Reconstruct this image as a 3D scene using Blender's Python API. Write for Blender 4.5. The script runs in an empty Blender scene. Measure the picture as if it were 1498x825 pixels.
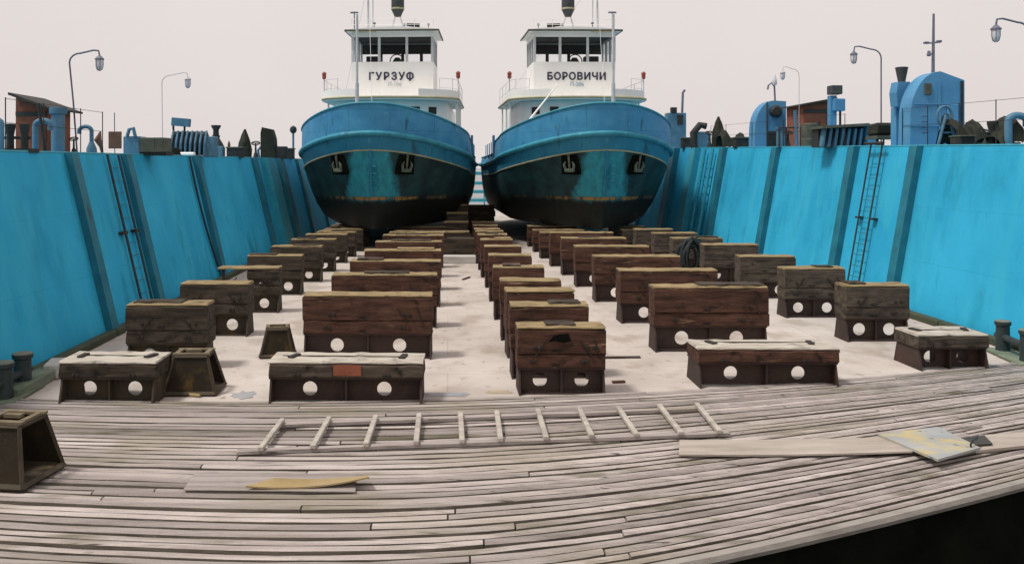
import bpy, bmesh, math, random
from mathutils import Vector, Matrix
R = math.radians
random.seed(7)
S = bpy.context.scene
COL = S.collection

# ------------------------------------------------------------------ camera, sky, sun, exposure
EYE, F, VX, VY = 3.6, 1300.0, 655.0, 245.0        # eye height (m), focal length and vanishing point in photo pixels
cam_data = bpy.data.cameras.new('camera')
cam_data.sensor_width = 36
cam_data.lens = 36 * F / 1498
cam_data.shift_x = (749 - VX) / 1498
cam_data.shift_y = -(412.5 - VY) / 1498
cam_data.clip_end = 20000
cam = bpy.data.objects.new('camera', cam_data)
cam.location = (0, 0, EYE)
cam.rotation_euler = (R(90), 0, 0)
COL.objects.link(cam)
S.camera = cam

SUN_EL, SUN_AZ = 62, -108                          # sun high over the left dock wall, veiled
world = bpy.data.worlds.new('World')
S.world = world
world.use_nodes = True
wn, wl = world.node_tree.nodes, world.node_tree.links
wn.clear()
sky = wn.new('ShaderNodeTexSky')
sky.sky_type = 'NISHITA'
sky.sun_disc = False
sky.sun_elevation = R(SUN_EL)
sky.sun_rotation = R(SUN_AZ)
sky.dust_density = 6
sky.air_density = 1.0
hs = wn.new('ShaderNodeHueSaturation')
hs.inputs['Saturation'].default_value = 0.10
cloud = wn.new('ShaderNodeTexNoise')
cloud.inputs['Scale'].default_value = 1.6
cloud.inputs['Detail'].default_value = 5
cr = wn.new('ShaderNodeValToRGB')
cr.color_ramp.elements[0].position = 0.3
cr.color_ramp.elements[0].color = (7.8, 7.05, 6.9, 1)
cr.color_ramp.elements[1].position = 0.75
cr.color_ramp.elements[1].color = (8.7, 8.1, 7.85, 1)
mixs = wn.new('ShaderNodeMixRGB')
mixs.inputs[0].default_value = 0.92
bg = wn.new('ShaderNodeBackground')
bg.inputs['Strength'].default_value = 0.1
wo = wn.new('ShaderNodeOutputWorld')
wl.new(sky.outputs[0], hs.inputs['Color'])
wl.new(cloud.outputs['Fac'], cr.inputs[0])
wl.new(hs.outputs[0], mixs.inputs[1])
wl.new(cr.outputs[0], mixs.inputs[2])
wl.new(mixs.outputs[0], bg.inputs['Color'])
wl.new(bg.outputs[0], wo.inputs['Surface'])

sun_data = bpy.data.lights.new('sun', 'SUN')
sun_data.energy = 2.9
sun_data.angle = R(10)
sun_data.color = (1.0, 0.95, 0.88)
sun = bpy.data.objects.new('sun', sun_data)
az, el = R(SUN_AZ), R(SUN_EL)
sdir = Vector((math.sin(az) * math.cos(el), math.cos(az) * math.cos(el), math.sin(el)))
sun.rotation_euler = sdir.to_track_quat('Z', 'Y').to_euler()
sun.location = sdir * 60
COL.objects.link(sun)

S.view_settings.view_transform = 'Standard'
S.view_settings.look = 'None'
S.view_settings.gamma = 1
S.view_settings.exposure = 0.0
S.view_settings.use_curve_mapping = False
S.render.engine = 'CYCLES'
S.cycles.max_bounces = 6

# ------------------------------------------------------------------ helpers
def at(px, py, z=0.0):
    """photo pixel -> point on the horizontal plane z"""
    d = F * (EYE - z) / (py - VY)
    return Vector(((px - VX) / F * d, d, z))

def tag(o, label=None, cat=None, group=None, kind=None):
    if label: o['label'] = label
    if cat: o['category'] = cat
    if group: o['group'] = group
    if kind: o['kind'] = kind
    return o

def thing(name, label, cat, loc=(0, 0, 0), rz=0.0, group=None):
    o = bpy.data.objects.new(name, None)
    o.empty_display_size = 0.2
    o.location = loc
    o.rotation_euler = (0, 0, rz)
    COL.objects.link(o)
    return tag(o, label, cat, group)

def copy_tree(o, parent=None):
    c = o.copy()
    COL.objects.link(c)
    c.parent = parent
    for ch in list(o.children):
        copy_tree(ch, c)
    return c

class MB:
    """collects shapes and links them as ONE mesh object"""
    def __init__(self):
        self.bm = bmesh.new()
    def box(self, c, s, rot=None, bevel=0.0):
        m = Matrix.Translation(c)
        if rot is not None:
            m = m @ rot.to_4x4()
        m = m @ Matrix.Diagonal((s[0], s[1], s[2], 1))
        r = bmesh.ops.create_cube(self.bm, size=1, matrix=m)
        if bevel:
            es = list({e for v in r['verts'] for e in v.link_edges})
            bmesh.ops.bevel(self.bm, geom=es, offset=bevel, segments=1, affect='EDGES')
        return self
    def prism(self, poly, axis, a, b):
        """poly in the two remaining axes, extruded from a to b along axis"""
        def pt(u, v, w):
            return {'x': (w, u, v), 'y': (u, w, v), 'z': (u, v, w)}[axis]
        A = [self.bm.verts.new(pt(u, v, a)) for u, v in poly]
        B = [self.bm.verts.new(pt(u, v, b)) for u, v in poly]
        n = len(poly)
        self.bm.faces.new(A)
        self.bm.faces.new(B[::-1])
        for i in range(n):
            j = (i + 1) % n
            self.bm.faces.new((A[i], B[i], B[j], A[j]))
        return self
    def tube(self, pts, r, n=8, caps=True):
        pts = [Vector(p) for p in pts]
        rr = r if isinstance(r, (list, tuple)) else [r] * len(pts)
        rings = []
        t0 = (pts[1] - pts[0]).normalized()
        up = Vector((0, 0, 1)) if abs(t0.z) < 0.9 else Vector((1, 0, 0))
        u = t0.cross(up).normalized()
        for i, p in enumerate(pts):
            t = (pts[min(i + 1, len(pts) - 1)] - pts[max(i - 1, 0)]).normalized()
            u = (u - t * u.dot(t))
            u = u.normalized() if u.length > 1e-6 else t.orthogonal().normalized()
            v = t.cross(u)
            rings.append([self.bm.verts.new(p + (u * math.cos(2 * math.pi * k / n) + v * math.sin(2 * math.pi * k / n)) * rr[i]) for k in range(n)])
        for a, b in zip(rings, rings[1:]):
            for k in range(n):
                self.bm.faces.new((a[k], a[(k + 1) % n], b[(k + 1) % n], b[k]))
        if caps:
            self.bm.faces.new(rings[0][::-1])
            self.bm.faces.new(rings[-1])
        return self
    def lathe(self, prof, c=(0, 0, 0), n=16):
        """prof: list of (radius, z) about the vertical axis"""
        c = Vector(c)
        rings = []
        for r, z in prof:
            r = max(r, 0.0008)
            rings.append([self.bm.verts.new(c + Vector((r * math.cos(2 * math.pi * k / n), r * math.sin(2 * math.pi * k / n), z))) for k in range(n)])
        for a, b in zip(rings, rings[1:]):
            for k in range(n):
                self.bm.faces.new((a[k], a[(k + 1) % n], b[(k + 1) % n], b[k]))
        self.bm.faces.new(rings[0][::-1])
        self.bm.faces.new(rings[-1])
        return self
    def quad(self, *p):
        self.bm.faces.new([self.bm.verts.new(q) for q in p])
        return self
    def jitter(self, a, seed=0):
        rnd = random.Random(seed)
        for v in self.bm.verts:
            v.co += Vector((rnd.uniform(-a, a), rnd.uniform(-a, a), rnd.uniform(-a, a)))
        return self
    def build(self, name, mat, parent=None, smooth=False, bevel=0.0, loc=None):
        bmesh.ops.recalc_face_normals(self.bm, faces=self.bm.faces)
        me = bpy.data.meshes.new(name)
        self.bm.to_mesh(me)
        self.bm.free()
        me.materials.append(mat)
        if smooth:
            for p in me.polygons:
                p.use_smooth = True
            try:
                me.set_sharp_from_angle(angle=R(40))
            except Exception:
                pass
        o = bpy.data.objects.new(name, me)
        COL.objects.link(o)
        if parent is not None:
            o.parent = parent
        if loc is not None:
            o.location = loc
        if bevel:
            b = o.modifiers.new('bevel', 'BEVEL')
            b.width = bevel
            b.segments = 2
            b.limit_method = 'ANGLE'
        return o

def rot(axis, deg):
    return Matrix.Rotation(R(deg), 3, axis)

# ------------------------------------------------------------------ materials
def material(name, c1, c2, scale=3.0, rough=0.6, bump=0.2, stretch=(1, 1, 1), stain=None, stain_at=0.6, stain_scale=1.2,
             stain_stretch=(1, 1, 1), spots=None, spots_at=0.68, spots_scale=9.0, island=0.0, metal=0.0, spec=0.4, bump_scale=None, coords='Object'):
    m = bpy.data.materials.new(name)
    m.use_nodes = True
    N, L = m.node_tree.nodes, m.node_tree.links
    N.clear()
    out = N.new('ShaderNodeOutputMaterial')
    p = N.new('ShaderNodeBsdfPrincipled')
    p.inputs['Metallic'].default_value = metal
    p.inputs['Specular IOR Level'].default_value = spec
    L.new(p.outputs[0], out.inputs[0])
    tc = N.new('ShaderNodeTexCoord')
    info = N.new('ShaderNodeObjectInfo')
    geo = N.new('ShaderNodeNewGeometry')
    addv = N.new('ShaderNodeVectorMath')
    addv.operation = 'ADD'
    mulr = N.new('ShaderNodeMath')
    mulr.operation = 'MULTIPLY'
    mulr.inputs[1].default_value = 37.0
    sumr = N.new('ShaderNodeMath')
    sumr.operation = 'ADD'
    L.new(info.outputs['Random'], sumr.inputs[0])
    if island:
        L.new(geo.outputs['Random Per Island'], sumr.inputs[1])
    L.new(sumr.outputs[0], mulr.inputs[0])
    L.new(tc.outputs[coords], addv.inputs[0])
    L.new(mulr.outputs[0], addv.inputs[1])
    def noise(sc, st, detail=6, ro=0.6):
        mp = N.new('ShaderNodeMapping')
        mp.inputs['Scale'].default_value = st
        n = N.new('ShaderNodeTexNoise')
        n.inputs['Scale'].default_value = sc
        n.inputs['Detail'].default_value = detail
        n.inputs['Roughness'].default_value = ro
        L.new(addv.outputs[0], mp.inputs[0])
        L.new(mp.outputs[0], n.inputs['Vector'])
        return n.outputs['Fac']
    def ramp(fac, a, b):
        r = N.new('ShaderNodeMapRange')
        r.inputs['From Min'].default_value = a
        r.inputs['From Max'].default_value = b
        L.new(fac, r.inputs['Value'])
        return r.outputs[0]
    def mix(fac, a, b):
        x = N.new('ShaderNodeMixRGB')
        L.new(fac, x.inputs[0])
        for s, v in ((1, a), (2, b)):
            if isinstance(v, tuple):
                x.inputs[s].default_value = (*v, 1)
            else:
                L.new(v, x.inputs[s])
        return x.outputs[0]
    base = noise(scale, stretch)
    col = mix(ramp(base, 0.32, 0.68), c1, c2)
    if stain:
        col = mix(ramp(noise(stain_scale, stain_stretch), stain_at, stain_at + 0.14), col, stain)
    if spots:
        col = mix(ramp(noise(spots_scale, stretch, 3), spots_at, spots_at + 0.05), col, spots)
    if island:
        h = N.new('ShaderNodeHueSaturation')
        r = N.new('ShaderNodeMapRange')
        r.inputs['To Min'].default_value = 1 - island
        r.inputs['To Max'].default_value = 1 + island
        L.new(geo.outputs['Random Per Island'], r.inputs['Value'])
        L.new(r.outputs[0], h.inputs['Value'])
        L.new(col, h.inputs['Color'])
        col = h.outputs[0]
    L.new(col, p.inputs['Base Color'])
    rr = N.new('ShaderNodeMapRange')
    rr.inputs['To Min'].default_value = max(0.05, rough - 0.12)
    rr.inputs['To Max'].default_value = min(1, rough + 0.12)
    L.new(base, rr.inputs['Value'])
    L.new(rr.outputs[0], p.inputs['Roughness'])
    if bump:
        b = N.new('ShaderNodeBump')
        b.inputs['Strength'].default_value = bump
        b.inputs['Distance'].default_value = 0.03
        L.new(noise(bump_scale or scale * 4, stretch, 8, 0.7), b.inputs['Height'])
        L.new(b.outputs[0], p.inputs['Normal'])
    return m

def add_layer(m, kind, colour, axes='XYZ', **k):
    """lay plate seams or run-down streaks over a material's colour"""
    N, L = m.node_tree.nodes, m.node_tree.links
    p = [n for n in N if n.type == 'BSDF_PRINCIPLED'][0]
    old = p.inputs['Base Color'].links[0].from_socket
    tc = N.new('ShaderNodeTexCoord')
    sp = N.new('ShaderNodeSeparateXYZ')
    cb = N.new('ShaderNodeCombineXYZ')
    L.new(tc.outputs['Object'], sp.inputs[0])
    for i, a in enumerate(axes):
        L.new(sp.outputs[a], cb.inputs[i])
    mx = N.new('ShaderNodeMixRGB')
    mx.inputs[2].default_value = (*colour, 1)
    L.new(old, mx.inputs[1])
    ml = N.new('ShaderNodeMath')
    ml.operation = 'MULTIPLY'
    nz = N.new('ShaderNodeTexNoise')
    nz.inputs['Detail'].default_value = 6
    rg = N.new('ShaderNodeMapRange')
    if kind == 'seams':
        br = N.new('ShaderNodeTexBrick')
        br.inputs['Scale'].default_value = 1.0
        br.inputs['Brick Width'].default_value = k['w']
        br.inputs['Row Height'].default_value = k['h']
        br.inputs['Mortar Size'].default_value = k.get('size', 0.012)
        br.inputs['Mortar Smooth'].default_value = 0.4
        L.new(cb.outputs[0], br.inputs['Vector'])
        L.new(br.outputs['Fac'], ml.inputs[0])
        nz.inputs['Scale'].default_value = 1.2
        L.new(cb.outputs[0], nz.inputs['Vector'])
        rg.inputs['From Min'].default_value, rg.inputs['From Max'].default_value = 0.35, 0.6
        rg.inputs['To Max'].default_value = k.get('amount', 0.6)
        L.new(nz.outputs['Fac'], rg.inputs['Value'])
        L.new(rg.outputs[0], ml.inputs[1])
        L.new(ml.outputs[0], mx.inputs[0])
    else:
        mp = N.new('ShaderNodeMapping')
        mp.inputs['Scale'].default_value = k.get('stretch', (2.5, 0.12, 1))
        L.new(cb.outputs[0], mp.inputs[0])
        nz.inputs['Scale'].default_value = k.get('scale', 2.0)
        L.new(mp.outputs[0], nz.inputs['Vector'])
        rg.inputs['From Min'].default_value, rg.inputs['From Max'].default_value = k.get('at', 0.6), k.get('at', 0.6) + 0.12
        rg.inputs['To Max'].default_value = k.get('amount', 0.6)
        L.new(nz.outputs['Fac'], rg.inputs['Value'])
        L.new(rg.outputs[0], mx.inputs[0])
    L.new(mx.outputs[0], p.inputs['Base Color'])

M = {}
M['wall'] = material('wall_paint', (0.022, 0.32, 0.535), (0.038, 0.41, 0.66), 0.5, 0.72, 0.12, spec=0.12, stain=(0.012, 0.20, 0.30), stain_at=0.60, stain_scale=0.9,
                     stain_stretch=(1, 1, 0.25), spots=(0.16, 0.42, 0.52), spots_at=0.74, spots_scale=6)
M['rib'] = material('rib_paint', (0.008, 0.12, 0.18), (0.014, 0.18, 0.25), 2.0, 0.55, 0.2, stain=(0.03, 0.05, 0.04), stain_at=0.62, stain_scale=2.5, stain_stretch=(1, 1, 0.3))
M['pale_rib'] = material('pale_rib_paint', (0.02, 0.25, 0.34), (0.03, 0.33, 0.44), 2.0, 0.55, 0.2)
M['kerb'] = material('kerb_steel', (0.03, 0.045, 0.03), (0.07, 0.08, 0.04), 2.0, 0.8, 0.3)
M['deck'] = material('deck_steel', (0.42, 0.37, 0.335), (0.55, 0.495, 0.455), 0.55, 0.9, 0.12, stain=(0.36, 0.30, 0.25), stain_at=0.63, stain_scale=0.8,
                     spots=(0.22, 0.23, 0.25), spots_at=0.72, spots_scale=2.2, bump_scale=14, spec=0.2)
M['plank'] = material('plank_wood', (0.31, 0.268, 0.25), (0.50, 0.445, 0.42), 2.2, 0.92, 0.8, stretch=(0.22, 5, 5), stain=(0.16, 0.145, 0.10), stain_at=0.56,
                      stain_scale=0.9, stain_stretch=(0.45, 2.2, 1), spots=(0.09, 0.085, 0.08), spots_at=0.66, spots_scale=3.2, island=0.30, spec=0.12, bump_scale=9)
M['plank_edge'] = material('plank_joint_dark', (0.09, 0.08, 0.062), (0.19, 0.165, 0.135), 3.0, 0.95, 0.4, stretch=(0.4, 3, 3), stain=(0.3, 0.26, 0.24), stain_at=0.60, stain_scale=1.5, spec=0.1)  # plank sides at the joints, darker than the tops
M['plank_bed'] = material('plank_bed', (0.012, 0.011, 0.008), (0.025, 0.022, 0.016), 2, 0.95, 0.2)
M['rim'] = material('rim_timber', (0.22, 0.20, 0.18), (0.36, 0.33, 0.30), 1.5, 0.9, 0.5, stretch=(0.4, 2, 2), stain=(0.2, 0.2, 0.17), stain_at=0.62)
M['black'] = material('flat_black', (0.003, 0.004, 0.003), (0.009, 0.011, 0.007), 1.5, 0.95, 0.3, spec=0.05)
M['timber_red'] = material('timber_red', (0.028, 0.015, 0.011), (0.115, 0.056, 0.038), 2.6, 0.88, 0.6, stretch=(0.5, 3, 3.5), stain=(0.30, 0.19, 0.12), stain_at=0.63,
                           stain_scale=2.2, stain_stretch=(0.5, 1, 4), spots=(0.018, 0.014, 0.013), spots_at=0.66, spots_scale=3, island=0.2, spec=0.2)
M['timber_grey'] = material('timber_grey', (0.03, 0.024, 0.02), (0.115, 0.09, 0.068), 2.6, 0.9, 0.6, stretch=(0.5, 3, 3.5), stain=(0.15, 0.12, 0.085), stain_at=0.68,
                            stain_scale=2.0, stain_stretch=(0.5, 1, 4), spots=(0.015, 0.015, 0.014), spots_at=0.66, spots_scale=3, island=0.2, spec=0.2)
M['timber_dark'] = material('timber_dark', (0.022, 0.018, 0.014), (0.088, 0.068, 0.05), 2.6, 0.9, 0.6, stretch=(0.5, 3, 3.5), stain=(0.09, 0.08, 0.06), stain_at=0.68,
                            stain_scale=2.0, stain_stretch=(0.5, 1, 4), island=0.2, spec=0.2)
M['cap'] = material('cap_board', (0.17, 0.125, 0.065), (0.36, 0.275, 0.15), 3.2, 0.9, 0.5, stretch=(0.6, 3, 2), stain=(0.09, 0.065, 0.045), stain_at=0.56, stain_scale=2.6, spec=0.2, island=0.25)
M['cap_pale'] = material('cap_pale', (0.33, 0.29, 0.24), (0.54, 0.50, 0.44), 3.0, 0.9, 0.5, stretch=(0.6, 3, 2), stain=(0.15, 0.14, 0.13), stain_at=0.56, stain_scale=2.6, spec=0.2)
M['steel'] = material('rusty_steel', (0.028, 0.017, 0.014), (0.06, 0.034, 0.026), 3.0, 0.75, 0.35, stain=(0.11, 0.05, 0.028), stain_at=0.64, stain_scale=2.5)
M['steel_green'] = material('mossy_steel', (0.032, 0.025, 0.016), (0.065, 0.048, 0.028), 3.0, 0.8, 0.35, stain=(0.15, 0.085, 0.022), stain_at=0.60, stain_scale=2.8)
M['trestle_top'] = material('trestle_top', (0.10, 0.075, 0.045), (0.2, 0.16, 0.10), 4, 0.8, 0.3, stain=(0.05, 0.03, 0.02), stain_at=0.6)
M['bolt'] = material('bolt_iron', (0.012, 0.011, 0.01), (0.03, 0.022, 0.016), 9, 0.7, 0.2)
M['bollard'] = material('bollard_iron', (0.014, 0.022, 0.024), (0.03, 0.05, 0.05), 4, 0.6, 0.3)
M['bollard_top'] = material('bollard_top', (0.10, 0.12, 0.09), (0.2, 0.2, 0.16), 6, 0.8, 0.3)
M['mossy_timber'] = material('mossy_timber', (0.09, 0.13, 0.09), (0.22, 0.25, 0.18), 2, 0.9, 0.5, stretch=(2, 0.6, 2))
M['pallet'] = material('pale_timber', (0.42, 0.40, 0.36), (0.6, 0.57, 0.52), 2.5, 0.9, 0.5, stretch=(0.5, 3, 2))
M['board_yellow'] = material('board_yellow', (0.24, 0.17, 0.065), (0.38, 0.29, 0.15), 1.4, 0.85, 0.4, stain=(0.33, 0.30, 0.27), stain_at=0.58, stain_scale=1.3)
M['board_pale'] = material('board_pale', (0.29, 0.25, 0.215), (0.44, 0.385, 0.335), 2.2, 0.9, 0.4, stretch=(0.4, 2, 2), stain=(0.3, 0.27, 0.25), stain_at=0.62, spots=(0.1, 0.09, 0.08), spots_at=0.74)
M['sheet'] = material('sheet_metal', (0.25, 0.27, 0.29), (0.36, 0.37, 0.36), 1.2, 0.7, 0.3, stain=(0.52, 0.40, 0.13), stain_at=0.53, stain_scale=0.8, spots=(0.12, 0.13, 0.14), spots_at=0.66, spots_scale=4)
M['ladder'] = material('ladder_wood', (0.29, 0.262, 0.225), (0.48, 0.44, 0.385), 3, 0.9, 0.4, stretch=(0.6, 2, 2), stain=(0.25, 0.22, 0.19), stain_at=0.64)
M['dark_iron'] = material('dark_iron', (0.012, 0.016, 0.017), (0.03, 0.036, 0.034), 4, 0.7, 0.3)
M['rope'] = material('black_hose', (0.006, 0.011, 0.012), (0.016, 0.026, 0.026), 8, 0.55, 0.4)
M['tarp'] = material('dark_tarpaulin', (0.007, 0.010, 0.006), (0.022, 0.026, 0.014), 2.5, 0.8, 0.7, bump_scale=5)
M['olive'] = material('olive_paint', (0.05, 0.065, 0.05), (0.10, 0.11, 0.085), 3, 0.7, 0.3)
M['cabin_blue'] = material('cabin_blue', (0.055, 0.22, 0.42), (0.085, 0.29, 0.50), 1.2, 0.55, 0.15, stain=(0.07, 0.2, 0.34), stain_at=0.66, stain_scale=1.5, stain_stretch=(1, 1, 0.3))
M['pipe_blue'] = material('pipe_blue', (0.045, 0.14, 0.22), (0.09, 0.21, 0.31), 3, 0.55, 0.2, stain=(0.05, 0.1, 0.12), stain_at=0.64)
M['rust_red'] = material('rust_red', (0.16, 0.05, 0.028), (0.28, 0.09, 0.05), 1.8, 0.85, 0.3, stain=(0.09, 0.05, 0.035), stain_at=0.58, stain_scale=2)
M['roof_dark'] = material('roof_dark', (0.03, 0.032, 0.03), (0.055, 0.05, 0.045), 2, 0.85, 0.3)
M['lamp_grey'] = material('lamp_grey', (0.10, 0.11, 0.16), (0.16, 0.17, 0.22), 4, 0.5, 0.1)
M['lamp_hazed'] = material('lamp_hazed', (0.36, 0.36, 0.40), (0.46, 0.46, 0.5), 4, 0.5, 0.1)  # haze fading of the far lamps put into a paler grey
M['sign_brown'] = material('sign_brown', (0.10, 0.05, 0.03), (0.16, 0.08, 0.05), 4, 0.7, 0.2)
M['hull_blue'] = material('bulwark_blue', (0.03, 0.20, 0.39), (0.055, 0.28, 0.47), 1.4, 0.55, 0.2, stain=(0.03, 0.16, 0.36), stain_at=0.64, stain_scale=1.6, stain_stretch=(1, 1, 0.4))
M['rail_teal'] = material('rail_teal', (0.02, 0.19, 0.28), (0.04, 0.29, 0.38), 2.0, 0.6, 0.4, stain=(0.03, 0.035, 0.03), stain_at=0.62, stain_scale=1.6)
M['strake'] = material('strake_teal', (0.014, 0.16, 0.27), (0.025, 0.22, 0.34), 1.2, 0.6, 0.3, stain=(0.015, 0.03, 0.035), stain_at=0.63, stain_scale=1.5, stain_stretch=(1, 1, 0.5))
M['white'] = material('white_paint', (0.78, 0.78, 0.76), (0.86, 0.85, 0.82), 1.2, 0.5, 0.08, stain=(0.58, 0.56, 0.50), stain_at=0.66, stain_scale=2, stain_stretch=(1, 1, 0.3))
M['cream_edge'] = material('cream_edge', (0.26, 0.25, 0.14), (0.42, 0.40, 0.25), 2, 0.6, 0.2, stain=(0.2, 0.15, 0.08), stain_at=0.64)
M['interior'] = material('wheelhouse_lining', (0.012, 0.018, 0.016), (0.03, 0.036, 0.03), 3, 0.7, 0.1)
M['frame_grey'] = material('window_frame', (0.42, 0.45, 0.47), (0.56, 0.58, 0.6), 3, 0.6, 0.1)
M['letters'] = material('letter_paint', (0.02, 0.025, 0.05), (0.035, 0.04, 0.07), 5, 0.6, 0.0)
M['letters_faint'] = material('faint_letter_paint', (0.25, 0.38, 0.47), (0.38, 0.48, 0.54), 9, 0.6, 0.0)
M['letters_pale'] = material('worn_letter_paint', (0.50, 0.54, 0.57), (0.66, 0.66, 0.65), 9, 0.6, 0.0)
M['dark_grey'] = material('dark_grey_paint', (0.03, 0.04, 0.045), (0.06, 0.07, 0.07), 4, 0.6, 0.2)
M['yellow'] = material('ochre_paint', (0.35, 0.26, 0.08), (0.48, 0.38, 0.15), 4, 0.6, 0.2)
M['red_lamp'] = material('red_lamp', (0.20, 0.04, 0.03), (0.3, 0.07, 0.04), 4, 0.5, 0.1)
M['anchor'] = material('anchor_iron', (0.05, 0.075, 0.06), (0.13, 0.15, 0.11), 6, 0.8, 0.3)

def glass_material():
    m = bpy.data.materials.new('window_glass')
    m.use_nodes = True
    N, L = m.node_tree.nodes, m.node_tree.links
    N.clear()
    o = N.new('ShaderNodeOutputMaterial')
    mx = N.new('ShaderNodeMixShader')
    t = N.new('ShaderNodeBsdfTransparent')
    t.inputs[0].default_value = (0.95, 0.97, 0.97, 1)
    g = N.new('ShaderNodeBsdfGlossy')
    g.inputs['Roughness'].default_value = 0.05
    lw = N.new('ShaderNodeLayerWeight')
    lw.inputs[0].default_value = 0.18
    ml = N.new('ShaderNodeMath')
    ml.operation = 'MULTIPLY'
    ml.inputs[1].default_value = 0.5
    L.new(lw.outputs['Fresnel'], ml.inputs[0])
    L.new(ml.outputs[0], mx.inputs[0])
    L.new(t.outputs[0], mx.inputs[1])
    L.new(g.outputs[0], mx.inputs[2])
    L.new(mx.outputs[0], o.inputs[0])
    return m
add_layer(M['plank'], 'streaks', (0.24, 0.215, 0.13), 'XYZ', at=0.52, amount=0.38, scale=0.55, stretch=(0.7, 1.3, 1))
add_layer(M['plank'], 'streaks', (0.10, 0.095, 0.085), 'XYZ', at=0.66, amount=0.75, scale=4.0, stretch=(0.5, 1.6, 1))
add_layer(M['wall'], 'streaks', (0.06, 0.45, 0.60), 'YZX', at=0.50, amount=0.30, scale=1.3, stretch=(1.4, 0.2, 1))
add_layer(M['wall'], 'streaks', (0.010, 0.20, 0.30), 'YZX', at=0.56, amount=0.28, scale=1.0, stretch=(1.2, 0.5, 1))
add_layer(M['wall'], 'streaks', (0.10, 0.075, 0.045), 'YZX', at=0.655, amount=0.55, scale=2.9, stretch=(3, 0.45, 1))
add_layer(M['wall'], 'seams', (0.01, 0.15, 0.24), 'YZX', w=4.6, h=1.31, size=0.007, amount=0.30)
add_layer(M['deck'], 'streaks', (0.30, 0.245, 0.20), 'XYZ', at=0.53, amount=0.6, scale=1.1, stretch=(1, 0.6, 1))
add_layer(M['deck'], 'streaks', (0.16, 0.12, 0.09), 'XYZ', at=0.625, amount=0.75, scale=5.5, stretch=(1, 0.7, 1))
add_layer(M['deck'], 'seams', (0.25, 0.21, 0.18), 'XYZ', w=5.2, h=1.55, size=0.010, amount=0.7)
for k_ in ('hull_blue', 'strake', 'rail_teal'):
    add_layer(M[k_], 'streaks', (0.012, 0.05, 0.075), 'XZY', at=0.60, amount=0.7, scale=1.7, stretch=(2.4, 0.5, 1))
    add_layer(M[k_], 'streaks', (0.14, 0.10, 0.06), 'XZY', at=0.70, amount=0.6, scale=2.6, stretch=(3, 0.5, 1))
    add_layer(M[k_], 'streaks', (0.10, 0.36, 0.52), 'XZY', at=0.62, amount=0.5, scale=3.1, stretch=(1.2, 0.8, 1))
add_layer(M['hull_blue'], 'seams', (0.015, 0.09, 0.19), 'XZY', w=1.7, h=0.85, size=0.012, amount=0.7)
add_layer(M['white'], 'streaks', (0.36, 0.25, 0.15), 'XZY', at=0.69, amount=0.5, scale=2.4, stretch=(3, 0.3, 1))
add_layer(M['cabin_blue'], 'streaks', (0.16, 0.12, 0.09), 'XZY', at=0.67, amount=0.6, scale=2.4, stretch=(3, 0.4, 1))
for k_ in ('timber_red', 'timber_grey', 'timber_dark'):
    add_layer(M[k_], 'streaks', (0.008, 0.008, 0.008), 'XZY', at=0.60, amount=0.8, scale=4, stretch=(1.0, 1.2, 1))
    add_layer(M[k_], 'streaks', (0.27, 0.19, 0.13), 'XZY', at=0.66, amount=0.6, scale=3.0, stretch=(1.2, 5, 1))
M['glass'] = glass_material()

def lamp_glass():
    m = material('lamp_glass', (0.55, 0.58, 0.64), (0.65, 0.68, 0.72), 4, 0.2, 0)
    return m
M['lamp_glass'] = lamp_glass()

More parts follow.
